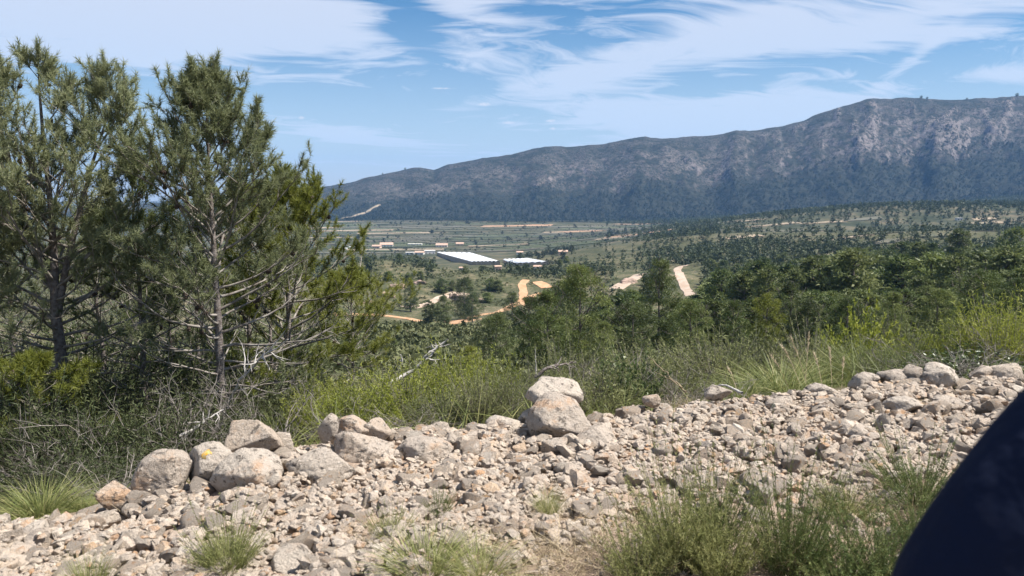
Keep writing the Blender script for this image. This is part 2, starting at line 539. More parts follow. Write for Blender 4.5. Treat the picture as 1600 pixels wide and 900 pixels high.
def build_table():
    G = np.zeros((len(AZ), len(RR)))
    for i, a in enumerate(AZ):
        ac = max(-52, min(52, a))
        px = 800 + FPX * math.tan(R(ac))
        px = max(-900, min(2400, px))
        pys = np.array([np.interp(px, PXC, PYT[:, j]) for j in range(len(DK))])
        zt = EYE - DK * slope_of(pys)
        D, Zc = crest(px)
        yk = np.concatenate([[0.2, 2.5, 2.9, D - 0.25, D, D + 0.35], DK, [3500, 9000]])
        zk = np.concatenate([[0, 0, 0.02, Zc - 0.02, Zc - 0.01, Zc - 0.10], zt, [zt[-1] - 5, zt[-1] - 5]])
        y = RR * math.cos(R(min(abs(a), 52)))
        z = np.interp(np.log(y), np.log(yk), zk)
        wb = sstep(abs(a), 52, 105)
        zb = np.minimum(0.05 * np.maximum(RR - 6, 0), 55 + 0 * RR)
        G[i] = z * (1 - wb) + zb * wb
    # soften the knots along the distance
    for _ in range(5):
        G[:, 1:-1] = 0.25 * G[:, :-2] + 0.5 * G[:, 1:-1] + 0.25 * G[:, 2:]
    X = np.sin(np.radians(AZ))[:, None] * RR[None]
    Y = np.cos(np.radians(AZ))[:, None] * RR[None]
    far = sstep(RR, 14, 60)[None]
    G += far * ((fbm(X / 55, Y / 55, 3, 3) - 0.5) * (np.minimum(RR * 0.035, 9) * (1 - 0.8 * sstep(RR, 600, 900)))[None])
    G += sstep(RR, 120, 400)[None] * (fbm(X / 170, Y / 170, 9, 3) - 0.5) * 24 * (1 - sstep(RR, 480, 760))[None]
    for (px, d, hgt, rad) in [(1010, 800, 17, 90), (1090, 1000, 16, 130), (1180, 1250, 24, 190), (1330, 1550, 30, 230), (1470, 1150, 20, 150), (960, 620, 9, 60), (625, 520, 9, 55), (728, 430, 7, 42), (1270, 760, 13, 110), (1420, 620, 11, 90), (1130, 520, 9, 60), (870, 1900, 14, 260), (600, 2150, 12, 300)]:
        bx, by = (px - 800) / FPX * d, d
        G += hgt * np.exp(-(((X - bx) / (rad * 1.5)) ** 2 + ((Y - by) / rad) ** 2))
    near = (1 - sstep(RR, 20, 60))[None]
    G += near * (fbm(X / 0.9, Y / 0.9, 21, 4) - 0.5) * 0.09 * sstep(RR, 2.0, 3.2)[None]
    return G


G = build_table()


def H(x, y):
    """height of the ground sheet"""
    x = np.asarray(x, float)
    y = np.asarray(y, float)
    r = np.maximum(np.hypot(x, y), 0.26)
    a = np.degrees(np.arctan2(x, y))
    ia = np.clip(np.searchsorted(AZ, a) - 1, 0, len(AZ) - 2)
    fa = np.clip((a - AZ[ia]) / (AZ[ia + 1] - AZ[ia]), 0, 1)
    lr = np.log(r)
    ir = np.clip(np.searchsorted(LR, lr) - 1, 0, len(LR) - 2)
    fr = np.clip((lr - LR[ir]) / (LR[ir + 1] - LR[ir]), 0, 1)
    return (G[ia, ir] * (1 - fa) + G[ia + 1, ir] * fa) * (1 - fr) + (G[ia, ir + 1] * (1 - fa) + G[ia + 1, ir + 1] * fa) * fr


def hit(px, py, y0=2.2, y1=2600.0):
    """where the line of sight through a pixel meets the ground"""
    d = ray(px, py)
    ys = np.exp(np.linspace(math.log(y0), math.log(y1), 2500))
    xs, zs = d[0] / d[1] * ys, EYE + d[2] / d[1] * ys
    k = np.argmax(zs <= H(xs, ys))
    return np.array([xs[k], ys[k], float(H(xs[k], ys[k]))])


def on_ground(px, y):
    x = (px - 800) / FPX * y * 1.0
    return np.array([x, y, float(H(x, y))])


# ground sheet
na, nr = len(AZ), len(RR)
X = np.sin(np.radians(AZ))[:, None] * RR[None]
Y = np.cos(np.radians(AZ))[:, None] * RR[None]
V = np.stack([X, Y, G], -1).reshape(-1, 3)
ii, jj = np.meshgrid(np.arange(na - 1), np.arange(nr - 1), indexing='ij')
a_ = (ii * nr + jj).ravel()
F = np.stack([a_, a_ + 1, a_ + nr + 1, a_ + nr], 1)[:, ::-1]
# close the seam at +-180 degrees and the middle
j = np.arange(nr - 1)
F = np.concatenate([F, np.stack([(na - 1) * nr + j, (na - 1) * nr + j + 1, j + 1, j], 1)[:, ::-1]])
gm, t = material('hillside_ground')
geo = t.n('ShaderNodeNewGeometry')
pos = geo.outputs['Position']
sx = t.n('ShaderNodeSeparateXYZ', {0: pos})
dist = t.m('POWER', t.m('ADD', t.m('MULTIPLY', sx.outputs[0], sx.outputs[0]), t.m('MULTIPLY', sx.outputs[1], sx.outputs[1])), 0.5)
n_s = t.noise(pos, 9.0, 6, 0.65)
n_f = t.noise(pos, 45.0, 5, 0.7)
soil = t.ramp(t.m('ADD', t.m('MULTIPLY', n_s, 0.6), t.m('MULTIPLY', n_f, 0.4)), [(0.30, (0.22, 0.165, 0.125)), (0.5, (0.36, 0.275, 0.21)), (0.7, (0.47, 0.39, 0.32))])
n_m = t.noise(pos, 0.6, 8, 0.7)
litter = t.ramp(n_m, [(0.3, (0.062, 0.052, 0.030)), (0.5, (0.115, 0.100, 0.055)), (0.7, (0.175, 0.145, 0.09))])
n_h = t.noise(pos, 0.055, 10, 0.72)
n_h2 = t.noise(pos, 0.4, 8, 0.75)
n_h3 = t.noise(pos, 1.4, 4, 0.7)
hill = t.ramp(t.m('ADD', t.m('MULTIPLY', n_h, 0.45), t.m('ADD', t.m('MULTIPLY', n_h2, 0.35), t.m('MULTIPLY', n_h3, 0.2))), [(0.42, (0.034, 0.042, 0.020)), (0.48, (0.066, 0.072, 0.036)), (0.54, (0.120, 0.110, 0.064)), (0.61, (0.25, 0.20, 0.135))])
n_v = t.noise(pos, 0.02, 10, 0.7)
vall = t.ramp(n_v, [(0.40, (0.034, 0.042, 0.024)), (0.5, (0.066, 0.070, 0.042)), (0.60, (0.125, 0.108, 0.070))])
c = t.mix(t.ss(t.m('ADD', dist, t.m('MULTIPLY', n_m, 2.0)), 6.2, 7.6), soil, litter)
c = t.mix(t.ss(dist, 22.0, 45.0), c, hill)
c = t.mix(t.ss(dist, 500.0, 1100.0), c, vall)
b = t.n('ShaderNodeBsdfPrincipled', {'Base Color': c, 'Roughness': 0.95, 'Specular IOR Level': 0.1})
bp = t.n('ShaderNodeBump', {'Height': t.m('ADD', n_f, n_s), 'Strength': 0.8, 'Distance': 0.03})
t.put(b.inputs['Normal'], bp.outputs[0])
t.n('ShaderNodeOutputMaterial', {'Surface': b.outputs[0]})
ground = obj('ground', mesh('ground', V, F, gm, None, True))
tag(ground, 'stony hillside dropping from the rubble bank to the terraced valley floor', 'ground', None, 'structure')

# ------------------------------------------------------------------ mountain
MPX = np.array([-700, 0, 300, 440, 480, 510, 560, 600, 640, 660, 680, 700, 760, 800, 850, 900, 960, 1005, 1030, 1100, 1150, 1220, 1280, 1345, 1400, 1500, 1560, 1600, 1800, 2100, 2700, 3600.])
MPY = np.array([322, 322, 316, 305, 298, 290, 282, 272, 264, 263, 267, 258, 248, 241, 228, 228, 222, 213, 217, 212, 205, 196, 175, 154, 153, 156, 150, 148, 140, 150, 175, 215.])
NMA, NMD = 640, 190
maz = np.concatenate([np.linspace(-50, -18, 70)[:-1], np.linspace(-18, 36, NMA - 150), np.linspace(36, 62, 82)[1:]])
mt = np.concatenate([np.linspace(0, 1, 165), np.linspace(1, 2.2, 25)[1:]])
mpx = 800 + FPX * np.tan(np.radians(np.clip(maz, -55, 60)))
D0 = np.interp(mpx, [-700, 400, 900, 1600, 2600], [2350, 2380, 2380, 2250, 2000.])
D0 = D0 + (fbm(mpx / 70, mpx * 0, 83, 3) - 0.5) * 260
D1 = np.interp(mpx, [-700, 400, 900, 1600, 2600], [3300, 3350, 3250, 3150, 2900.])


def mount_z(i, tt, want=False):
    """height of the mountain at azimuth index i (fractional ok) and slope fraction tt"""
    px = np.interp(i, np.arange(len(maz)), mpx)
    d0, d1 = np.interp(i, np.arange(len(maz)), D0), np.interp(i, np.arange(len(maz)), D1)
    a = np.radians(np.interp(i, np.arange(len(maz)), maz))
    y = d0 + (d1 - d0) * tt
    x = y * np.tan(a)
    ridge = np.interp(px, MPX, MPY) + (fbm(px / 26, px * 0 + 3, 5, 4) - 0.5) * 5.0
    zr = EYE - d1 * slope_of(ridge)
    zb = H(d0 * np.tan(a), d0) - 3
    g = np.where(tt < 1, 0.30 * tt + 0.70 * sstep(tt, -0.05, 1.08) ** 1.15, 1)
    g = g / np.where(tt < 1, 0.30 + 0.70 * sstep(1.0, -0.05, 1.08) ** 1.15, 1)
    z = np.where(tt < 1, zb + (zr - zb) * g, zr - (tt - 1) * (d1 - d0) * 0.42)
    env = np.clip(tt * (1.02 - tt) * 4, 0, 1)
    hgt = np.clip((zr - zb) / 300, 0.25, 1.5)
    gul = 1 - np.abs(2 * fbm(px / 95 + 0.25 * tt + 0.6 * fbm(px / 300, tt * 2, 44, 2), tt * 0.9, 31, 4, 0.55) - 1)
    z = z + env * hgt * ((gul - 0.75) * 50 + (fbm(x / 60, y / 60, 51, 4, 0.6) - 0.5) * 40 + (fbm(x / 22, y / 34, 53, 3, 0.6) - 0.5) * 16)
    crag = sstep(fbm(px / 26, tt * 3.2, 61, 4, 0.6), 0.535, 0.65) * sstep(tt, 0.30, 0.5) * (1 - sstep(tt, 0.86, 0.98)) * sstep(px, 1080, 1300)
    z = z + crag * (fbm(x / 22, y / 18, 71, 3) - 0.15) * 30
    if want:
        faint = sstep(fbm(px / 40, tt * 6.0, 67, 4, 0.6), 0.50, 0.62) * sstep(tt, 0.36, 0.46) * (1 - sstep(tt, 0.70, 0.85))
        return x, y, z, np.maximum(0.55 * crag, 0.28 * faint)
    return x, y, z


I_, T_ = np.meshgrid(np.arange(len(maz)), mt, indexing='ij')
mx_, my_, mz_, crag_ = mount_z(I_, T_, True)
V = np.stack([mx_, my_, mz_], -1).reshape(-1, 3)
na2, nt2 = len(maz), len(mt)
ii, jj = np.meshgrid(np.arange(na2 - 1), np.arange(nt2 - 1), indexing='ij')
a_ = (ii * nt2 + jj).ravel()
F = np.stack([a_, a_ + 1, a_ + nt2 + 1, a_ + nt2], 1)[:, ::-1]
mm, t = material('mountain_rock_and_scrub')
geo = t.n('ShaderNodeNewGeometry')
pos = geo.outputs['Position']
at_ = t.n('ShaderNodeAttribute', attribute_name='tint').outputs['Fac']
n1 = t.noise(pos, 0.012, 8, 0.62)
n2 = t.noise(pos, 0.06, 8, 0.72)
n3 = t.noise(pos, 0.16, 4, 0.7)
nz = t.n('ShaderNodeSeparateXYZ', {0: geo.outputs['Normal']}).outputs[2]
scrubc = t.mix(t.ss(n2, 0.35, 0.65), (0.017, 0.023, 0.015), (0.042, 0.044, 0.031))
rockc = t.mix(t.ss(n3, 0.35, 0.68), (0.26, 0.225, 0.205), (0.12, 0.105, 0.098))
steep = t.ss(nz, 0.84, 0.56)
rk = t.m('ADD', t.m('MULTIPLY', t.ss(n3, 0.49, 0.58), t.m('MULTIPLY', t.ss(n1, 0.41, 0.58), 0.75)), t.m('MULTIPLY', steep, t.ss(n2, 0.40, 0.55)), clamp=True)
rk = t.m('MULTIPLY', rk, t.m('MINIMUM', at_, 1.0))
c = t.mix(rk, scrubc, rockc)
ck = t.m('MULTIPLY', t.m('SUBTRACT', at_, 1.0, None, True), t.ss(t.m('ADD', t.m('MULTIPLY', n2, 0.5), t.m('MULTIPLY', n3, 0.5)), 0.46, 0.56))
c = t.mix(ck, c, (0.31, 0.265, 0.24))
b = t.n('ShaderNodeBsdfPrincipled', {'Base Color': c, 'Roughness': 0.95, 'Specular IOR Level': 0.1})
bp = t.n('ShaderNodeBump', {'Height': t.m('ADD', n2, n3), 'Strength': 0.9, 'Distance': 7.0})
t.put(b.inputs['Normal'], bp.outputs[0])
t.n('ShaderNodeOutputMaterial', {'Surface': b.outputs[0]})
rocky = sstep(T_, 0.34, 0.52)
mountain = obj('mountain', mesh('mountain', V, F, mm, (rocky + crag_ * (rocky > 0.3)).ravel(), True))
tag(mountain, 'long rocky mountain ridge with grey crags and scrub across the valley', 'mountain', None, 'structure')
# ------------------------------------------------------------------ haze
def box_mesh(name, lo, hi, mat):
    lo, hi = np.array(lo, float), np.array(hi, float)
    V = np.array([[(lo, hi)[i][0], (lo, hi)[j][1], (lo, hi)[k][2]] for i in (0, 1) for j in (0, 1) for k in (0, 1)])
    F = np.array([[0, 1, 3, 2], [4, 6, 7, 5], [0, 4, 5, 1], [2, 3, 7, 6], [0, 2, 6, 4], [1, 5, 7, 3]])
    return mesh(name, V, F, mat)


hm, t = material('haze_air')
pvn = t.n('ShaderNodeVolumePrincipled', {'Color': (0.24, 0.52, 1.0), 'Density': HAZE, 'Anisotropy': 0.0})
t.n('ShaderNodeOutputMaterial', {'Volume': pvn.outputs[0]})
zlo = float(min(G.min(), mz_.min())) - 1.0
zhi = float(max(G.max(), mz_.max())) + 25.0
haze = obj('haze', box_mesh('haze', (-9600, -9600, zlo), (9600, 9600, zhi), hm))
tag(haze, 'thin blue haze lying over the valley and the far mountain', 'haze', None, 'stuff')

# ------------------------------------------------------------------ dirt tracks and bare clearings, draped on the ground


def drape(name, pts, width, mat, label, cat, rise=0.25, n=4):
    """strip along ground points, its edges turned down into the ground"""
    P = np.array(pts, float)[:, :2]
    s = np.concatenate([[0], np.cumsum(np.linalg.norm(np.diff(P, axis=0), axis=1))])
    q = np.arange(0, s[-1], max(1.0, s[-1] / 90))
    C = np.stack([np.interp(q, s, P[:, 0]), np.interp(q, s, P[:, 1])], 1)
    for _ in range(3):
        C[1:-1] = 0.25 * C[:-2] + 0.5 * C[1:-1] + 0.25 * C[2:]
    T = norm(np.gradient(C, axis=0))
    Nn = np.stack([-T[:, 1], T[:, 0]], 1)
    wv_ = np.interp(q, s, np.broadcast_to(width, (len(P),))) * (0.8 + 0.4 * fbm(q / 6, q * 0, 5, 2))
    V = []
    off = np.concatenate([[-0.54], np.linspace(-0.5, 0.5, n), [0.54]])
    for o in off:
        XY = C + Nn * (wv_ * o)[:, None]
        z = H(XY[:, 0], XY[:, 1]) + (rise if abs(o) <= 0.5 else -0.3)
        V.append(np.concatenate([XY, z[:, None]], 1))
    V = np.stack(V, 1)
    k, m_ = V.shape[:2]
    ii, jj = np.meshgrid(np.arange(k - 1), np.arange(m_ - 1), indexing='ij')
    a = (ii * m_ + jj).ravel()
    F = np.stack([a, a + m_, a + m_ + 1, a + 1], 1)[:, ::-1]
    return tag(obj(name, mesh(name, V.reshape(-1, 3), F, mat, None, False)), label, cat, None, 'structure')


def hits(*pp):
    return [hit(*p) for p in pp]


drape('dirt_track', hits((520, 492), (565, 492), (605, 494), (640, 498), (680, 505), (715, 502), (742, 494), (770, 490), (790, 484), (808, 472), (826, 466), (850, 458)), 3.6, M['orange_earth'], 'orange dirt track winding between the pines below the scrub slope', 'track')
drape('dirt_track', hits((812, 478), (817, 466), (818, 455), (815, 446), (822, 438)), 4.0, M['orange_earth'], 'short orange dirt track climbing towards the greenhouses', 'track')
drape('dirt_track', hits((838, 441), (848, 446), (856, 452)), 6.5, M['orange_earth'], 'bare orange earth clearing beside the valley pines', 'clearing')
drape('dirt_track', hits((700, 507), (718, 504), (736, 500)), 9.0, M['orange_earth'], 'bare orange earth bank at the bend of the track', 'clearing')
drape('dirt_track', hits((1088, 462), (1076, 456), (1068, 444), (1062, 432), (1058, 421), (1064, 416), (1080, 415)), 4.5, M['pale_earth'], 'pale dirt track dropping through the pine wood', 'track')
drape('dirt_track', hits((962, 452), (975, 444), (988, 437), (1004, 428)), 7.0, M['pale_earth'], 'pale dirt clearing beside the bushy pine in mid slope', 'clearing')
drape('dirt_track', hits((628, 480), (650, 480), (672, 474), (690, 466), (712, 458), (735, 462)), 4.0, M['pale_earth'], 'narrow pale path under the pink rock outcrop', 'path')


# terraced fields
def field(x0, x1, y0, y1, skew, mat, label, group, lift=0.5):
    nx = max(3, int((x1 - x0) / 14))
    xs = np.linspace(x0, x1, nx)
    rows = []
    for yy, dzz in ((y0 - 0.3, -1.6), (y0, lift + 0.5), ((y0 + y1) / 2, lift), (y1, lift), (y1 + 0.4, -1.5)):
        X_ = xs + skew * (yy - y0)
        Y_ = yy + (fbm(xs / 45, xs * 0 + y0, 3, 2) - 0.5) * 10
        rows.append(np.stack([X_, Y_, H(X_, Y_) + dzz], 1))
    for r_ in rows:
        r_[0, 2], r_[-1, 2] = r_[0, 2], r_[-1, 2]
    V = np.stack(rows, 1)
    ii, jj = np.meshgrid(np.arange(nx - 1), np.arange(4), indexing='ij')
    a = (ii * 5 + jj).ravel()
    F = np.stack([a, a + 5, a + 6, a + 1], 1)
    F = np.concatenate([F, [[0, 1, 2, 3], [0, 3, 4, 4]][:1], [[(nx - 1) * 5 + 3, (nx - 1) * 5 + 2, (nx - 1) * 5 + 1, (nx - 1) * 5]]])
    return tag(obj('field', mesh('field', V.reshape(-1, 3), F, mat)), label, 'field', group, 'structure')


FM = {
    'green': plain_mat('field_green', (0.070, 0.088, 0.046), 0.95, (0.105, 0.112, 0.062), 0.09),
    'grey': plain_mat('field_grey', (0.130, 0.122, 0.090), 0.95, (0.088, 0.090, 0.062), 0.08),
    'olive': plain_mat('field_olive', (0.100, 0.096, 0.054), 0.95, (0.062, 0.068, 0.042), 0.12),
    'tan': plain_mat('field_tan', (0.33, 0.26, 0.18), 0.95, (0.20, 0.17, 0.12), 0.07),
    'orange': plain_mat('field_orange', (0.40, 0.25, 0.155), 0.95, (0.30, 0.21, 0.14), 0.06),
    'dark': plain_mat('field_dark', (0.055, 0.065, 0.042), 0.95, (0.085, 0.092, 0.058), 0.10),
}
FL = {'green': 'green cultivated terrace', 'grey': 'grey fallow terrace', 'olive': 'olive green terrace', 'tan': 'tan ploughed terrace', 'orange': 'orange earth terrace', 'dark': 'dark planted terrace'}
edges = []
fr = np.random.default_rng(31)
yy = 1085.0
row = 0
while yy < 2440:
    dep = 13 + 0.026 * (yy - 1000) + fr.uniform(0, 10) + 10
    xa, xb = (470 - 800) / FPX * yy, (1060 - 800) / FPX * yy
    x = xa + fr.uniform(0, 60)
    while x < xb:
        wd = fr.uniform(40, 190)
        px = 800 + FPX * (x + wd / 2) / yy
        pyy = 450 - FPX * math.tan(PITCH - math.atan(0.0)) + 0
        k = fr.choice(['green', 'grey', 'olive', 'tan', 'dark', 'orange'], p=[0.27, 0.28, 0.22, 0.08, 0.13, 0.02])
        if px > 880 and fr.random() < 0.13:
            k = 'orange'
        if px > 840 and yy < 1500 and fr.random() < 0.4:
            k = 'green'
        if fr.random() < 0.90:
            field(x, min(x + wd, xb), yy, yy + dep * 0.84, fr.uniform(-0.6, 0.6), FM[k], FL[k] + ' in the valley between hedge lines', 'terraced fields on the valley floor', fr.uniform(0.3, 1.0))
            edges.append((x, min(x + wd, xb), yy + dep * 0.9))
        x += wd + fr.uniform(4, 16)
    yy += dep
    row += 1
# pale terraces and clearings in the woods of the right-hand slope
for (px, py, w_, dd, k) in [(1215, 352, 80, 26, 'tan'), (1290, 349, 70, 18, 'tan'), (1350, 345, 60, 26, 'grey'), (1250, 362, 90, 26, 'grey'), (1330, 372, 70, 20, 'tan'), (1380, 366, 60, 18, 'grey'), (1165, 372, 60, 18, 'tan'),
                            (1440, 389, 60, 10, 'tan'), (1500, 386, 46, 9, 'tan'), (1400, 380, 60, 12, 'grey'), (1480, 318, 46, 40, 'tan'), (1500, 313, 70, 34, 'olive'), (1440, 321, 36, 26, 'tan'), (1560, 350, 50, 22, 'tan'), (1540, 344, 36, 20, 'tan'),
                            (1590, 312, 40, 40, 'tan'), (1180, 345, 40, 22, 'tan'), (1545, 362, 40, 14, 'grey'), (1060, 355, 60, 50, 'olive'), (1120, 350, 60, 40, 'grey'), (1460, 372, 50, 14, 'olive')]:
    p = hit(px, py)
    hw = w_ / FPX * p[1] / 2
    field(p[0] - hw, p[0] + hw, p[1], p[1] + dd, fr.uniform(-0.5, 0.5), FM[k], FL[k] + ' cleared among the pines of the upper slope', 'clearings in the pine woods', 0.4)

# firebreak: pale scar on the mountain foot
fb = []
for (px, tt) in zip(np.interp(np.linspace(0, 1, 25), [0, .2, .4, .6, .8, 1], [522, 536, 548, 562, 578, 594]), np.linspace(0.02, 0.36, 25)):
    i = np.interp(px, mpx, np.arange(len(maz)))
    for o in (-1, 0, 1):
        x_, y_, z_ = mount_z(np.array(i + o * (0.8 + 1.3 * fbm(np.array(tt * 30), np.array(o * 3.0), 7, 2))), np.array(tt))
        fb.append([float(x_), float(y_), float(z_) + (2.5 if o == 0 else 1.0)])
Vf = np.array(fb)
Ff = np.array([[3 * a + j, 3 * a + j + 1, 3 * a + j + 4, 3 * a + j + 3] for a in range(24) for j in (0, 1)])
tag(obj('firebreak', mesh('firebreak', Vf, Ff, FM['tan'])), 'pale bare firebreak strip climbing the foot of the mountain', 'firebreak', None, 'structure')

# ------------------------------------------------------------------ rocks
import bmesh
ICO = {}
for k in (1, 2, 3, 4, 5):
    bm = bmesh.new()
    bmesh.ops.create_icosphere(bm, subdivisions=k, radius=1.0)
    bm.verts.ensure_lookup_table()
    ICO[k] = (np.array([v.co[:] for v in bm.verts]), np.array([[v.index for v in f.verts] for f in bm.faces]))
    bm.free()


def sharp(me, deg):
    me.set_sharp_from_angle(angle=R(deg))
    return me


def chip(seed, n=16, dims=(1, 0.8, 0.65)):
    """angular broken stone: the hull of a few points"""
    r = np.random.default_rng(seed)
    pts = norm(r.normal(size=(n, 3))) * r.uniform(0.75, 1.0, (n, 1))
    bm = bmesh.new()
    vs = [bm.verts.new(q) for q in pts]
    res = bmesh.ops.convex_hull(bm, input=vs)
    bmesh.ops.delete(bm, geom=[e for e in res['geom_interior'] if isinstance(e, bmesh.types.BMVert)], context='VERTS')
    bmesh.ops.triangulate(bm, faces=bm.faces[:])
    bm.verts.ensure_lookup_table()
    bm.verts.index_update()
    V = np.array([v.co[:] for v in bm.verts])
    F = np.array([[v.index for v in f.verts] for f in bm.faces])
    bm.free()
    ext = V.max(0) - V.min(0)
    return (V - (V.max(0) + V.min(0)) / 2) / ext * np.array(dims), F


def rock_verts(seed, k=3, dims=(1, 0.8, 0.7), planes=12, p=14.0, rough=0.06, pit=0.0):
    r = np.random.default_rng(seed)
    D, F = ICO[k]
    N = norm(r.normal(size=(planes, 3)))
    d = r.uniform(0.62, 1.0, planes)
    q = np.maximum(D @ N.T, 0) / d
    rad = np.minimum(np.sum(q ** p, 1) ** (-1 / p), 1.25)
    s = seed * 3.7
    nz_ = (fbm(D[:, 0] * 2.2 + s, D[:, 1] * 2.2 + D[:, 2] * 1.7, seed, 4, 0.6) + fbm(D[:, 2] * 2.3 - s, D[:, 0] * 1.9 - D[:, 1] * 2.1, seed + 5, 4, 0.6) - 1.0)
    if pit:
        h1 = fbm(D[:, 0] * 9 + s, D[:, 1] * 9 + D[:, 2] * 7, seed + 9, 3, 0.6) + fbm(D[:, 2] * 9 - s, D[:, 0] * 7 - D[:, 1] * 9, seed + 11, 3, 0.6)
        rad = rad * (1 - pit * sstep(h1, 1.05, 1.3) + pit * 0.4 * (h1 - 1.0))
    rad = rad * (1 + rough * 2.0 * nz_)
    V = D * rad[:, None]
    ext = V.max(0) - V.min(0)
    V = (V - (V.max(0) + V.min(0)) / 2) / ext * np.array(dims)
    return V, F


# height raster of the rubble bank: stones settle on what lies below them
HX0, HX1, HY0, HY1, HS = -8.0, 9.0, 2.3, 7.4, 0.02
gx, gy = np.arange(HX0, HX1, HS), np.arange(HY0, HY1, HS)
HM = H(*np.meshgrid(gx, gy, indexing='ij'))
HB = HM.copy()


def hm_patch(x, y, r):
    i0, i1 = int((x - r - HX0) / HS), int((x + r - HX0) / HS) + 1
    j0, j1 = int((y - r - HY0) / HS), int((y + r - HY0) / HS) + 1
    return max(i0, 0), min(i1, HM.shape[0]), max(j0, 0), min(j1, HM.shape[1])


def stamp(x, y, zc, rx, rz):
    i0, i1, j0, j1 = hm_patch(x, y, rx)
    if i1 <= i0 or j1 <= j0:
        return
    A, B = np.meshgrid(gx[i0:i1] - x, gy[j0:j1] - y, indexing='ij')
    q = 1 - (A * A + B * B) / (rx * rx)
    top = zc + rz * np.sqrt(np.maximum(q, 0))
    HM[i0:i1, j0:j1] = np.where(q > 0, np.maximum(HM[i0:i1, j0:j1], top), HM[i0:i1, j0:j1])


def settle(x, y, r):
    i0, i1, j0, j1 = hm_patch(x, y, r * 0.7)
    if i1 <= i0 or j1 <= j0:
        return None
    return float(np.percentile(HM[i0:i1, j0:j1], 30))


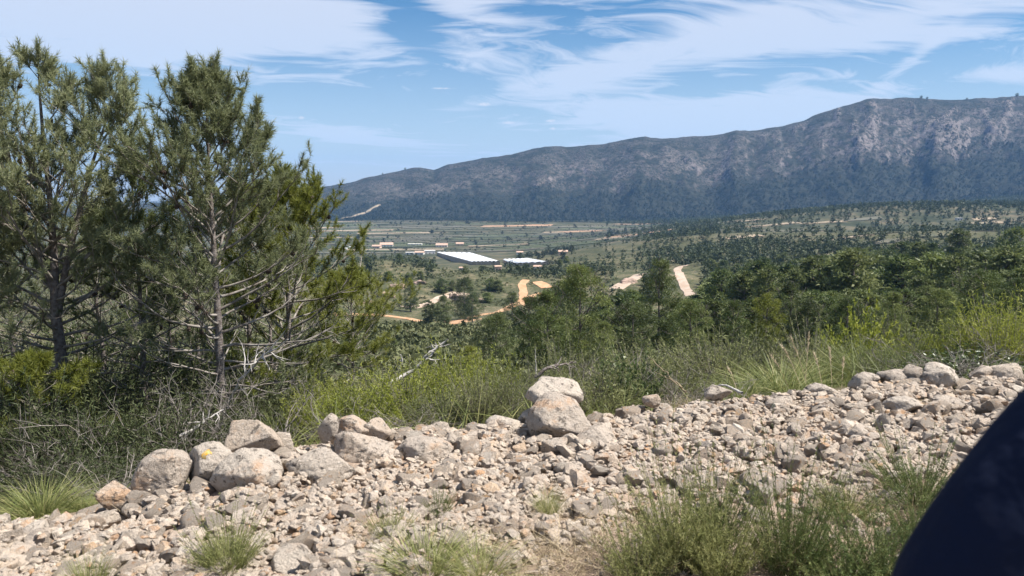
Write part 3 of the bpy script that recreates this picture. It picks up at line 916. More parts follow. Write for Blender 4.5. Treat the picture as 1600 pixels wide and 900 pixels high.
# (px, py of the middle, width, height in photo pixels, depth offset, planes, sharpness, tilt, label)
BOULDERS = [
    (190, 777, 66, 52, 0, 9, 8, 0, 'rounded grey boulder at the low end of the boulder row'),
    (257, 742, 92, 84, 0, 11, 9, 0.1, 'big pale boulder just beside the one with the yellow lichen spot'),
    (332, 735, 94, 90, 0.05, 10, 8, 0, 'tall rounded boulder with a bright yellow lichen spot on top'),
    (386, 741, 116, 74, 0, 10, 8, 0.05, 'long low boulder leaning against the yellow spotted boulder'),
    (400, 684, 84, 66, 0.02, 12, 14, -0.2, 'jagged boulder standing under the pine, behind the low boulder row'),
    (436, 700, 58, 52, 0.02, 10, 12, 0, 'pale stone wedged behind the pointed grey boulder'),
    (513, 674, 34, 58, 0.0, 7, 3, 0.1, 'narrow upright stone slab standing on end'),
    (504, 731, 112, 68, 0, 9, 16, 0.05, 'grey brown wedge shaped boulder with a pointed peak'),
    (568, 700, 98, 62, 0.02, 10, 14, -0.1, 'split boulder with a rusty orange top'),
    (550, 668, 62, 36, 0.14, 11, 12, 0, 'pale boulder behind the rusty orange topped one'),
    (592, 672, 46, 34, 0.1, 11, 12, 0, 'brown angular stone behind the split boulder'),
    (166, 815, 46, 36, 0, 9, 10, 0, 'small grey boulder in front of the boulder row'),
    (47, 839, 62, 42, 0, 10, 14, 0, 'flat faced pale stone by the tall green grass'),
    (4, 826, 30, 46, 0, 10, 12, 0, 'pale stone cut by the edge beside the tall green grass'),
    (868, 616, 90, 58, 0.10, 11, 11, 0.5, 'slanting boulder with orange lichen perched atop the bank'),
    (880, 662, 120, 84, 0.05, 9, 10, 0.2, 'largest brown boulder leaning in the middle of the bank'),
    (931, 687, 72, 44, 0, 9, 10, 0, 'smooth pale boulder at the foot of the leaning pair'),
    (824, 651, 34, 30, 0.12, 11, 12, 0, 'dark lichen crusted stone beside the slanting boulder'),
    (662, 706, 98, 46, 0.02, 12, 14, 0, 'wide pale broken rock lying flat in the rubble'),
    (705, 694, 36, 34, 0.05, 10, 14, 0, 'squarish pale stone behind the wide broken rock'),
    (787, 662, 60, 26, 0.06, 10, 12, 0, 'flat grey crusted stone on the crest of the bank'),
    (868, 702, 48, 36, 0, 11, 14, 0, 'peaked pinkish stone below the leaning boulder'),
    (456, 722, 44, 34, 0.05, 11, 12, 0, 'pinkish rubble stone between two boulders'),
    (428, 752, 28, 36, -0.02, 10, 12, 0, 'orange stained stone at the toe of the long low boulder'),
    (760, 792, 42, 38, 0, 8, 18, 0.3, 'pointed wedge stone sticking up from the gravel'),
    (690, 672, 34, 26, 0.06, 11, 14, 0, 'dark cracked stone on the crest by the green bushes'),
    (1467, 593, 56, 50, 0.05, 13, 8, 0, 'pitted grey boulder with holes on the crest'),
    (1570, 588, 62, 40, 0.05, 9, 12, -0.2, 'orange brown boulder nearest the sleeve'),
    (1533, 587, 46, 32, 0.1, 10, 12, 0, 'brown boulder half hidden behind the orange brown one'),
    (1395, 594, 54, 34, 0.05, 10, 14, 0.1, 'pale angular boulder on the crest by the tangled twigs'),
    (1352, 598, 48, 30, 0.06, 11, 12, 0, 'pinkish broken stone on the crest behind the seed stalks'),
    (1424, 585, 34, 28, 0.1, 10, 14, 0.2, 'cream coloured stone tilted on the crest'),
    (1121, 614, 46, 24, 0.05, 10, 12, 0, 'white crusted stone under the fallen white stick'),
    (1018, 627, 30, 20, 0.08, 10, 12, 0, 'small cream stone on the crest by the dry reeds'),
    (1408, 634, 62, 30, 0, 8, 18, -0.1, 'flat slab tilted towards the path'),
    (1484, 632, 64, 26, 0, 9, 16, 0.1, 'long pale slab below the pitted boulder'),
    (1545, 628, 52, 20, 0, 9, 16, 0, 'thin layered slab beside the sleeve'),
    (1174, 659, 34, 26, 0, 9, 9, 0, 'round brown stone in the middle of the wide rubble'),
    (1285, 614, 54, 30, 0.04, 11, 12, 0, 'brown cracked stone below the tussock grass'),
    (1215, 633, 44, 26, 0, 11, 12, 0, 'grey brown stone under the crest of the wide rubble'),
    (600, 765, 30, 22, 0, 9, 9, 0, 'rounded pale stone below the split boulder'),
    (586, 838, 38, 26, -0.0, 10, 10, 0, 'white weathered stone beside the dry grass tuft'),
    (455, 878, 76, 44, 0, 12, 12, 0, 'dark crusted rock at the lower edge of the gravel'),
    (300, 795, 34, 28, 0, 11, 12, 0, 'dark pitted stone in the shade of the tall rounded boulder'),
    (428, 862, 36, 22, 0, 9, 10, 0, 'flat cream stone above the dark crusted rock'),
    (505, 836, 34, 30, 0, 10, 12, 0, 'pinkish lump of rock in the lower gravel'),
]
BM = np.zeros(HM.shape, bool)
for n_, (px, py, bw, bh, dy, npl, p_, tilt, lab) in enumerate(BOULDERS):
    h0 = hit(px, py + bh * 0.36)
    y = min(h0[1] + bw / FPX * h0[1] * 0.3, float(crest(px)[0]) + 0.02) + dy
    c_ = at(px, py, y)
    W_, Hh = bw / FPX * y, bh / FPX * y * 1.08
    V, F = rock_verts(100 + n_ * 7, 5 if bw > 60 else 4, (W_, W_ * 0.85, Hh), npl, p_ * 3.0, 0.06, 0.05 if 'pitted' not in lab else 0.14)
    if tilt:
        ct, st_ = math.cos(tilt), math.sin(tilt)
        V = V @ np.array([[ct, 0, -st_], [0, 1, 0], [st_, 0, ct]])
    o = obj('boulder', mesh('boulder', V, F, M['boulder'], None, True), None, tuple(c_))
    tag(o, lab, 'boulder', 'boulders of the rubble bank')
    stamp(c_[0], c_[1], c_[2], W_ * 0.48, Hh * 0.42)
    BM |= (((gx - c_[0]) / (W_ * 0.52))[:, None] ** 2 + ((gy - c_[1]) / (W_ * 0.47))[None] ** 2) < 1
    if 'yellow lichen spot' in lab and 'tall' in lab:
        # the crust of yellow lichen, a thin lumpy patch lying on the boulder
        k = V[:, 2] * 0.62 - V[:, 1] * 0.78 + V[:, 0] * 0.1
        top = V[np.argmax(V[:, 2] * 0.8 - V[:, 1] * 0.6)]
        sel = np.linalg.norm(V - top, axis=1) < 0.020 + 0.024 * vnoise(V[:, 0] * 90, V[:, 2] * 90, 3)
        Fs = F[sel[F].all(1)]
        idx = np.unique(Fs)
        mp = -np.ones(len(V), int)
        mp[idx] = np.arange(len(idx))
        Vn = V[idx] * 1.012
        lm = plain_mat('yellow_lichen', (0.56, 0.29, 0.035), 0.95, (0.50, 0.38, 0.17), 70.0)
        obj('lichen_spot', mesh('lichen_spot', Vn, mp[Fs], lm, None, True), o)

# loose stones, big ones first
SV = [rock_verts(900 + k, 3, (1, rng.uniform(0.7, 1.0), rng.uniform(0.5, 0.8)), int(rng.integers(8, 14)), rng.uniform(40, 80), 0.03) for k in range(16)]
SM = [sharp(mesh('stone', V, F, M['stone'], None, True), 24) for V, F in SV]
CHIP = [chip(50 + k, 15 + k % 6, (1, rng.uniform(0.65, 1.0), rng.uniform(0.5, 0.8))) for k in range(24)]
sr = np.random.default_rng(5)


def bank_px(x, y):
    return 800 + FPX * x / y


def in_bank(x, y):
    """how likely rubble is here"""
    px = bank_px(x, y)
    D, _ = crest(px)
    far_ok = 1 - sstep(y, D + 0.02, D + 0.30)
    # py of the ground there
    zl = H(x, y)
    s_ = (EYE - zl) / y
    py = 450 - FPX * np.tan(PITCH - np.arctan(s_)) * -1 * -1
    v = np.tan(PITCH - np.arctan(s_)) * FPX
    py = 450 - v
    lim = np.interp(px, [-200, 560, 800, 1000, 1150, 1350, 1600, 2000], [960, 930, 860, 790, 770, 760, 745, 740])
    near_ok = 1 - 0.88 * sstep(py, lim - 30, lim + 70)
    return far_ok * near_ok


N_ = 13500
sz = 0.028 * (1 - sr.random(N_)) ** (-0.50)
sz = np.clip(sz, 0.025, 0.15)
sz = np.sort(sz)[::-1]
acc = Acc()
count = n_stone = 0
for s_ in sz:
    for _ in range(8):
        y = 2.75 + (6.2 - 2.75) * sr.random()
        x = (sr.random() * 2640 - 520 - 800) / FPX * y
        if sr.random() < float(in_bank(x, y)):
            break
    else:
        continue
    if BM[min(int((x - HX0) / HS), BM.shape[0] - 1), min(int((y - HY0) / HS), BM.shape[1] - 1)]:
        continue
    zb = settle(x, y, s_)
    if zb is None:
        continue
    base = float(H(x, y))
    if zb - base > 0.035 + 0.45 * s_ and sr.random() < 0.85:
        continue
    k = int(sr.integers(16))
    sc = np.array([s_, s_, s_ * sr.uniform(0.75, 1.1)])
    ez = sr.uniform(0, 6.28)
    ex, ey = sr.normal() * 0.35, sr.normal() * 0.35
    hz = SV[k][0][:, 2].max() * sc[2]
    zc = zb + hz * 0.45
    if n_stone < 300 and 0 < bank_px(x, y) < 1600:
        n_stone += 1
        o = obj('stone', SM[k], None, (x, y, zc), (ex, ey, ez), tuple(sc))
        tag(o, 'pale angular limestone lying loose in the rubble bank', 'stone', 'loose stones of the rubble bank')
    else:
        V, F = CHIP[int(sr.integers(24))]
        Rm = np.array(Euler((ex, ey, ez)).to_matrix())
        acc.add((V * sc) @ Rm.T + np.array([x, y, zc]), F, sr.random())
    stamp(x, y, zc, s_ * 0.45, hz * 0.8)
    count += 1
rub = obj('rubble', acc.mesh('rubble', M['rubble'], False))
tag(rub, 'countless small broken limestone pieces heaped along the bank', 'rubble', None, 'stuff')
# gravel chips between them
acc = Acc()
Ng = 7000
gy_ = 2.7 + 3.6 * sr.random(Ng)
gx_ = (sr.random(Ng) * 2300 - 350 - 800) / FPX * gy_
bi = np.clip(((gx_ - HX0) / HS).astype(int), 0, HM.shape[0] - 1), np.clip(((gy_ - HY0) / HS).astype(int), 0, HM.shape[1] - 1)
keep = ~BM[bi] & (sr.random(Ng) < np.maximum(in_bank(gx_, gy_), 0.45 * (gy_ < 4)))
gx_, gy_ = gx_[keep], gy_[keep]
ix = np.clip(((gx_ - HX0) / HS).astype(int), 0, HM.shape[0] - 1)
iy = np.clip(((gy_ - HY0) / HS).astype(int), 0, HM.shape[1] - 1)
gz_ = HM[ix, iy]
D1_, F1_ = ICO[1]
s1 = sr.uniform(0.006, 0.017, len(gx_))
jit = 1 + 0.35 * sr.normal(size=(len(gx_), 12, 1))
VV = D1_[None] * jit * s1[:, None, None] * np.array([1, 1, 0.7]) + np.stack([gx_, gy_, gz_ + s1 * 0.2], 1)[:, None]
FF = F1_[None] + (np.arange(len(gx_)) * 12)[:, None, None]
acc.add(VV.reshape(-1, 3), FF.reshape(-1, 3), np.repeat(sr.random(len(gx_)), 12))
tag(obj('gravel', acc.mesh('gravel', M['rubble'])), 'fine limestone gravel filling the gaps of the bank', 'gravel', None, 'stuff')


def bank_z(x, y):
    i = min(max(int((x - HX0) / HS), 0), HM.shape[0] - 1)
    j = min(max(int((y - HY0) / HS), 0), HM.shape[1] - 1)
    return float(HB[i, j])


# pink rock outcrops on the middle slope
for (px, py, w_, h_, lab) in [(602, 456, 34, 16, 'pink rock outcrop beside the yellowish pine'), (622, 444, 30, 14, 'broken pink ledge above the scrub'), (718, 460, 44, 18, 'sloping pink rock outcrop above the pale path'),
                              (575, 470, 26, 14, 'pinkish crag low on the scrub slope'), (655, 438, 26, 12, 'small pinkish ledge among the valley pines'), (745, 466, 30, 12, 'low pink rock spur running off the sloping outcrop'), (985, 436, 34, 12, 'pale bank of bare rock under the dark pine')]:
    p = hit(px, py + h_ / 2)
    W_ = w_ / FPX * p[1]
    V, F = rock_verts(int(px), 4, (W_, W_ * 0.55, h_ / FPX * p[1] * 1.1), 14, 30, 0.38, 0.12)
    pm = M.get('pinkrock') or plain_mat('pink_rock', (0.42, 0.30, 0.24), 0.95, (0.20, 0.155, 0.12), 0.35, 0.8, 2.0)
    M['pinkrock'] = pm
    tag(obj('rock_outcrop', mesh('rock_outcrop', V, F, pm, None, True), None, (p[0], p[1], p[2] + 0.1)), lab, 'rock outcrop')
# ------------------------------------------------------------------ pines
def prof_pine(t):
    return np.interp(t, [0, 0.10, 0.30, 0.55, 0.78, 0.92, 1.0], [0.62, 0.85, 1.0, 0.86, 0.52, 0.30, 0.12])


def prof_round(t):
    return np.interp(t, [0, 0.15, 0.40, 0.65, 0.85, 1.0], [0.35, 0.70, 1.0, 0.98, 0.66, 0.25])


def bend(r, p0, d0, L, n, up, wob):
    """a branch: starts along d0, turns up (or down) on its way"""
    P = [np.array(p0, float)]
    d = np.array(d0, float)
    for i in range(n):
        d = d + np.array([0, 0, up / n]) + r.normal(size=3) * wob / n ** 0.5
        d /= np.linalg.norm(d)
        P.append(P[-1] + d * L / n)
    return np.array(P)


def grow_pine(seed, H_, Wd, limbs=40, first=0.12, dead=0.30, prof=prof_pine, nsec=8, nter=3, tuft=17, nl=0.085, nw=0.0034, rad=0.014, forks=1, wob=0.10, fine=True, tfac=1.0, bare=0.25, split=0.42, spread=0.28):
    """returns (trunk mesh data, [limb data], crown data, [cone places]) of one Aleppo pine"""
    r = np.random.default_rng(seed)
    trunk, limb_list = Acc(), []
    crown = Acc()
    tp, td, tt_ = [], [], []
    cones = []
    k = 16
    zs = np.linspace(-0.35, H_, k)
    wx = np.cumsum(r.normal(size=(k, 2)) * wob * H_ / 34, 0)
    wx -= wx[1]
    main = np.concatenate([wx, zs[:, None]], 1)
    r0 = rad * H_
    leaders = []
    rr = r0 * (1 - 0.90 * np.clip(zs / H_, 0, 1) ** 0.9) * (1 + 0.5 * np.exp(-np.maximum(zs, 0) / (0.05 * H_)))
    leaders.append((main, rr, 0.0))
    tube(trunk, main, rr, 9 if fine else 5)
    for f in range(forks - 1):
        j = int(k * split) + f
        az_ = r.uniform(0, 6.28) if forks > 3 else (0.3 + f * 2.6)
        d = np.array([math.cos(az_) * spread * 2.2, math.sin(az_) * spread * 2.2, 1.0])
        L = (H_ - main[j, 2]) * r.uniform(0.85, 1.0)
        P = bend(r, main[j], d / np.linalg.norm(d), L, 10, 0.55, 0.12)
        rf = rr[j] * np.linspace(0.8, 0.1, 11)
        tube(trunk, P, rf, 7 if fine else 4)
        leaders.append((P, rf, main[j, 2]))
    for li in range(limbs):
        u = (li + 0.5) / limbs
        t = first + (0.985 - first) * u ** 0.92
        lead, lr_, zmin = leaders[int(r.integers(len(leaders)))]
        z = t * H_
        if z < zmin + 0.1:
            lead, lr_, zmin = leaders[0]
        zc_ = np.clip(z, lead[:, 2].min(), lead[:, 2].max() * 0.995)
        o_ = np.argsort(lead[:, 2])
        p0 = np.array([np.interp(zc_, lead[o_, 2], lead[o_, c]) for c in range(3)])
        rb = float(np.interp(zc_, lead[o_, 2], lr_[o_]))
        a = li * 2.39996 + r.normal() * 0.4
        el_ = np.interp(t, [0.1, 0.4, 0.75, 1.0], [0.02, 0.30, 0.70, 1.15]) + r.normal() * 0.13
        L = Wd / 2 * float(prof(t)) * r.uniform(0.72, 1.12) / (0.35 + 0.65 * math.cos(min(el_, 1.2)))
        L = min(L, max((H_ - z) / max(math.sin(el_ + 0.2), 0.25) * 0.85, 0.06 * H_))
        if forks > 1:
            L *= 0.95
        d = np.array([math.cos(a) * math.cos(el_), math.sin(a) * math.cos(el_), math.sin(el_)])
        n = 7 if fine else 4
        P = bend(r, p0, d, L, n, 0.45 if t > 0.3 else 0.1, 0.22)
        la = Acc()
        rs = max(0.004, min(rb * 0.55, 0.012 * L + 0.004))
        tube(la, P, np.linspace(rs, 0.0035 if fine else 0.01, n + 1), 5 if fine else 3)
        isdead = t < dead and r.random() < 0.8
        ns = max(3, int(nsec * (0.6 + 0.4 * L / (Wd / 2)) + r.integers(-1, 2)))
        if isdead:
            ns = max(2, ns // 2)
        for s in range(ns):
            q = bare + (1.0 - bare) * (s + r.random()) / ns
            fi = q * n
            i = min(int(fi), n - 1)
            p1 = P[i] + (P[i + 1] - P[i]) * (fi - i)
            T = norm(P[i + 1] - P[i])
            sd = norm(np.cross(T, [0, 0, 1.0])) * (1 if s % 2 else -1)
            d1 = norm(T * 0.75 + sd * r.uniform(0.3, 0.95) + np.array([0, 0, r.uniform(-0.15, 0.5)]) + r.normal(size=3) * 0.18)
            L1 = L * r.uniform(0.22, 0.42) * (1.15 - 0.55 * q) + 0.05 * H_ / 5
            P1 = bend(r, p1, d1, L1, 3, 0.3, 0.25)
            tube(la, P1, np.linspace(max(rs * 0.4, 0.004), 0.0025 if fine else 0.006, 4), 3)
            for v in range(nter + 1):
                qq = 1.0 if v == nter else r.uniform(0.25, 0.95)
                fi2 = qq * 3
                i2 = min(int(fi2), 2)
                p2 = P1[i2] + (P1[i2 + 1] - P1[i2]) * (fi2 - i2)
                T2 = norm(P1[i2 + 1] - P1[i2])
                d2 = norm(T2 * 0.8 + r.normal(size=3) * 0.5 + np.array([0, 0, 0.15 + 0.75 * t * t]))
                L2 = (0.12 + 0.14 * r.random()) * H_ / 5 * (1.3 if isdead else 1.0)
                P2 = bend(r, p2, d2, L2, 2, 0.3, 0.2)
                if fine:
                    tube(la, P2, [0.0032, 0.0026, 0.0018], 3)
                if isdead and q < 0.86:
                    continue
                if t < dead and r.random() < 0.35:
                    continue
                m_ = max(1, int(round((2.2 if fine else 1.6) * tfac * r.uniform(0.7, 1.3))))
                for w_ in range(m_):
                    b_ = 1.0 - 0.65 * w_ / max(m_, 1)
                    tp.append(P2[0] + (P2[2] - P2[0]) * b_)
                    td.append(norm(P2[2] - P2[1]))
                    tt_.append(np.clip(0.5 + r.normal() * 0.16 + 0.12 * (t - 0.5), 0.02, 0.98))
            if fine and t > 0.3 and r.random() < 0.10:
                cones.append(p1 + np.array([0, 0, -0.03]))
        # leading shoot of the limb
        if not isdead:
            for w_ in range(3):
                tp.append(P[-1] - (P[-1] - P[-2]) * 0.3 * w_)
                td.append(norm(P[-1] - P[-2]))
                tt_.append(0.6)
        limb_list.append(la)
    tp, td, tt_ = np.array(tp), np.array(td), np.array(tt_)
    n = len(tp)
    idx = np.repeat(np.arange(n), tuft)
    m_ = len(idx)
    D = norm(td[idx] * r.uniform(0.15, 1.0, (m_, 1)) + r.normal(size=(m_, 3)) * 0.50)
    P0 = tp[idx] - td[idx] * (r.random((m_, 1)) * nl * 1.0)
    blades(crown, P0, D, nl * r.uniform(0.7, 1.2, m_), nw * r.uniform(0.8, 1.3, m_), np.clip(tt_[idx] + r.normal(size=m_) * 0.08, 0, 1), r)
    return trunk, limb_list, crown, cones


# pine cone shared by all near pines: an egg of overlapping scales
cv_, cf_ = ICO[3]
sc_ = 1 + 0.22 * np.sign(np.sin(cv_[:, 2] * 16)) * (np.abs(np.sin(np.arctan2(cv_[:, 1], cv_[:, 0]) * 4)) - 0.2)
CONE = mesh('pine_cone', cv_ * sc_[:, None] * np.array([0.022, 0.022, 0.040]) * (1 - 0.25 * cv_[:, 2:3]), cf_, M['cone'])


def near_pine(px, y, top, wpx, label, leafmat, seed, limbs=40, **kw):
    p = on_ground(px, y)
    zt = at(px, top, y)[2]
    H_ = zt - p[2]
    Wd = wpx / FPX * y
    tr, ll, cr, cones = grow_pine(seed, H_, Wd, limbs, **kw)
    root = empty('pine_tree', tuple(p))
    tag(root, label, 'pine tree', 'pines growing close behind the rubble bank')
    obj('trunk', tr.mesh('trunk', M['bark'], True), root)
    for la in ll:
        obj('limb', la.mesh('limb', M['twig'], True), root)
    obj('crown', cr.mesh('crown', leafmat), root)
    r = np.random.default_rng(seed + 1)
    for c_ in cones[:60]:
        o = obj('pine_cone', CONE, root, tuple(c_), (r.uniform(-2.6, 2.6), r.uniform(-0.5, 0.5), r.uniform(0, 6)))
    return root


near_pine(82, 9.6, 112, 390, 'tallest pine with a forked trunk and many dark cones beside the slim pine', M['needle'], 12, 84, first=0.22, dead=0.36, forks=3, rad=0.020, tfac=1.6, nsec=8, spread=0.13)
near_pine(333, 9.3, 132, 370, 'conical grey green pine with a straight bare lower trunk behind the jagged boulder', M['needle'], 23, 72, first=0.10, dead=0.40, rad=0.0155, wob=0.05, nsec=8, tfac=1.85)
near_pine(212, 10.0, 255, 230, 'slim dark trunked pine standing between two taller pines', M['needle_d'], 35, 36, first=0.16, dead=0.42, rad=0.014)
near_pine(446, 11.4, 285, 290, 'yellow green pine with a short dark trunk next to the conical pine', M['needle_y'], 47, 60, first=0.12, dead=0.20, prof=prof_round, rad=0.018, tfac=1.9)
near_pine(-78, 9.2, 130, 320, 'pine cut off by the edge of the view beside the forked pine', M['needle'], 59, 60, first=0.12, dead=0.28, rad=0.018, nsec=8, tfac=1.4)
near_pine(40, 8.0, 560, 250, 'low yellow tipped young pine in front of the forked pine', M['needle_y'], 61, 26, first=0.10, dead=0.25, prof=prof_round, rad=0.02, nsec=6, wob=0.2)
near_pine(550, 15.0, 430, 200, 'flat topped yellowish pine leaning over the scrub slope', M['needle_y'], 73, 46, first=0.22, dead=0.30, prof=prof_round, rad=0.016, nsec=7, tfac=0.9, wob=0.2)
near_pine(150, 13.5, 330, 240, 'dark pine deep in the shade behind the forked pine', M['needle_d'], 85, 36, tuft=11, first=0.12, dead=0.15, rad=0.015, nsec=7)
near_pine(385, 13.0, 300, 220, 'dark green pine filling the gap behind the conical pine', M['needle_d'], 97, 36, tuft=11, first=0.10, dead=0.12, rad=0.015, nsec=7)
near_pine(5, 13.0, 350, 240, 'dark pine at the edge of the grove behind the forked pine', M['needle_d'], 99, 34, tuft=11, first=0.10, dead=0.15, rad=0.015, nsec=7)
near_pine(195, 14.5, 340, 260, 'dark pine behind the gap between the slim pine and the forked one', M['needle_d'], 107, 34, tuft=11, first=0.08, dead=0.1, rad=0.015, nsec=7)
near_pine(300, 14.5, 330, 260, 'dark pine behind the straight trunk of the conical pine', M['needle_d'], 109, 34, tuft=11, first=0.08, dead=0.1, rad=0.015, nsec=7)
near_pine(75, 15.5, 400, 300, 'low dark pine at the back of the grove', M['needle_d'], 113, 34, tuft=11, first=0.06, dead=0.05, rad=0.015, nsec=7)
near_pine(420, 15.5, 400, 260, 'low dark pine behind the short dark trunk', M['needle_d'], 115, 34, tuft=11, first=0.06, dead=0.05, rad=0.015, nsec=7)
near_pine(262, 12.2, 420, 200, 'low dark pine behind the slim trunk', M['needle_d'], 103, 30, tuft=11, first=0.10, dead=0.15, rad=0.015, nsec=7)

# crowns of pines on the slopes: leafy clumps on bare inner boughs
def far_proto(seed, wide, nclump, per, leaf, hgt=6.0, puff=0.5, lw=0.21, trunk=True):
    r = np.random.default_rng(seed)
    A, B = Acc(), Acc()
    tube(A, np.array([[0, 0, -0.6], [0.1, 0, hgt * 0.4], [r.normal() * 0.15, r.normal() * 0.15, hgt * 0.85]]), [0.17, 0.12, 0.04], 5)
    z = (0.08 + 0.92 * r.random(nclump) ** 1.1) * hgt
    t = z / hgt
    rad = wide * prof_round(t) * np.sqrt(r.random(nclump)) * 0.85
    a = r.uniform(0, 6.28, nclump)
    C = np.stack([rad * np.cos(a), rad * np.sin(a), z * 0.95], 1)
    for c_ in C:
        tube(A, np.array([[0, 0, max(c_[2] - 0.9, 0.5)], c_ * np.array([0.6, 0.6, 1]) - [0, 0, 0.25], c_]), [0.05, 0.03, 0.015], 3)
    idx = np.repeat(np.arange(nclump), per)
    m_ = len(idx)
    D = norm(r.normal(size=(m_, 3)) + np.array([0, 0, 0.3]))
    P = C[idx] + D * r.uniform(0.1, puff, (m_, 1)) * np.array([1.25, 1.25, 0.75]) * wide / 2.0
    D2 = norm(D + 0.8 * r.normal(size=(m_, 3)))
    blades(B, P, D2, leaf * r.uniform(0.6, 1.2, m_), leaf * lw * r.uniform(0.7, 1.3, m_), np.clip(0.5 + 0.2 * r.normal(size=nclump)[idx] + 0.1 * r.normal(size=m_), 0, 1), r)
    return A, B



# pines of the middle slope: a few grown shapes, copied
def proto_pine(seed, prof, Wd, mat, first, forks):
    tr, ll, cr, _c = grow_pine(seed, 5.0, Wd, 24, first, 0.0, prof, 5, 1, 1, 0.15, 0.013, 0.022, forks, 0.10, False, 0.4, 0.35)
    A = Acc()
    for s_ in [tr] + ll:
        A.add(np.concatenate(s_.V), np.concatenate(s_.F), 0.5)
    _t, B = far_proto(seed + 9, Wd / 2 * 1.02, 120, 95, 0.17, 5.0, 0.30, 0.13)
    return A.mesh('trunk', M['bark'], True), B.mesh('crown', mat)


MID = [proto_pine(201, prof_round, 4.2, M['needle_m'], 0.16, 2), proto_pine(202, prof_round, 3.4, M['needle_m'], 0.12, 1), proto_pine(203, prof_pine, 3.2, M['needle_m'], 0.10, 1),
       proto_pine(204, prof_round, 3.8, M['needle_m'], 0.14, 1), proto_pine(205, prof_pine, 3.6, M['needle_m'], 0.08, 2)]
MIDY = [(a, b.copy()) for a, b in MID[1:4]]
for a, b in MIDY:
    b.materials.clear()
    b.materials.append(M['needle_y'])


def put_pine(px, y, h, wrel, label, group, kind, r, protos, sub=True):
    p = on_ground(px, y)
    tr, cr = protos[kind % len(protos)]
    root = empty('pine_tree', tuple(p), r.uniform(0, 6.28))
    s = h / 5.0
    root.scale = (s * wrel, s * wrel, s)
    tag(root, label, 'pine tree', group)
    obj('trunk', tr, root)
    obj('crown', cr, root)
    return root


mr = np.random.default_rng(77)
SPECIAL = [(907, 37, 410, 0.85, 0, 'bushy pine with a visible forked trunk in the middle of the slope', 0), (856, 34, 452, 0.95, 1, 'rounded pine leaning against the bushy forked pine', 0), (775, 45, 487, 1.1, 3, 'dark pine beside the orange track bend', 0), (828, 52, 462, 0.9, 1, 'narrow pine behind the track bend', 0),
           (1032, 56, 402, 0.8, 2, 'tall dark pine next to the pale dirt track', 0), (992, 38, 470, 1.2, 3, 'low rounded pine in front of the tall dark pine', 0), (1082, 42, 466, 1.0, 0, 'broad olive green pine under the pale dirt track', 0), (1203, 38, 456, 0.9, 2, 'pine with yellow tips above the grey bushes', 1),
           (1152, 47, 468, 1.0, 1, 'rounded pine between the broad pine and the yellow tipped one', 0), (1268, 44, 466, 1.0, 3, 'dull green pine beyond the tussock grass', 0), (1330, 50, 462, 1.2, 0, 'spreading pine behind the bright green shrub', 0), (1405, 45, 455, 1.1, 1, 'bushy pine above the grey tussock', 0),
           (1475, 48, 446, 1.1, 4, 'open crowned pine above the bright broom', 0), (1545, 52, 420, 1.2, 0, 'wide umbrella shaped pine above the bright broom', 0), (1602, 44, 432, 1.1, 3, 'pine cut by the frame above the bright broom', 0), (945, 31, 500, 0.9, 1, 'small pine crowded under the bushy forked pine', 0),
           (735, 30, 540, 1.5, 3, 'bright yellow green young pine behind the white dead branch', 1), (668, 235, 468, 1.0, 2, 'dark pine at the near side of the orange track', 0), (692, 232, 462, 1.1, 1, 'round dark pine right beside the orange earth bank', 0), (737, 262, 457, 1.0, 3, 'dark pine below the sloping pink outcrop', 0),
           (640, 330, 440, 0.9, 2, 'dark pine among the pink ledges', 0), (800, 215, 455, 1.0, 2, 'tall dark pine by the climbing orange track', 0), (612, 90, 528, 1.0, 1, 'lone low pine on the scrub slope', 0), (888, 60, 432, 0.9, 3, 'dense pine behind the bushy forked pine', 0), (725, 300, 432, 0.9, 3, 'dark pine over the sloping pink outcrop', 0),
           (1240, 62, 440, 1.0, 1, 'darker pine over the dull green one', 0)]
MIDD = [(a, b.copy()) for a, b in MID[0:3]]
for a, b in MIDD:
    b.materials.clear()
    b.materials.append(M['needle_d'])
for (px, y, top, wr, kd, lab, yl) in SPECIAL:
    p = on_ground(px, y)
    h = at(px, top, y)[2] - p[2]
    put_pine(px, y, max(h, 1.2), wr, lab, 'pines of the middle slope', kd, mr, MIDY if yl else MIDD if 'dark' in lab or 'dense' in lab or 'dull' in lab else MID)


FAR = []
for k, (wd, nc, pr_, lf) in enumerate([(2.7, 64, 44, 0.50), (2.3, 56, 44, 0.50), (3.1, 70, 40, 0.55), (2.0, 50, 44, 0.48), (2.5, 58, 46, 0.50)]):
    A, B = far_proto(300 + k, wd, nc, pr_, lf)
    FAR.append((A.mesh('trunk', M['bark']), B.mesh('crown', M['wood'])))


FARY = [FAR[0][1].copy(), FAR[2][1].copy()]
for b in FARY:
    b.materials.clear()
    b.materials.append(M['needle_m'])


def put_far(px, y, h, wrel, label, group, k, r):
    p = on_ground(px, y)
    root = empty('pine_tree', tuple(p), r.uniform(0, 6.28))
    s = h / 6.0
    root.scale = (s * wrel, s * wrel, s)
    tag(root, label, 'pine tree', group)
    obj('trunk', FAR[k][0], root)
    obj('crown', FARY[k % 2] if r.random() < 0.3 else FAR[k][1], root)


def clear_of_tracks(px, py):
    for (x0, x1, y0, y1) in [(1050, 1090, 412, 470), (690, 745, 488, 512), (560, 660, 484, 502), (806, 830, 436, 484), (832, 862, 436, 458), (700, 745, 452, 470), (590, 640, 440, 466), (965, 1005, 428, 450), (740, 800, 480, 500)]:
        if x0 < px < x1 and y0 < py < y1:
            return False
    return True


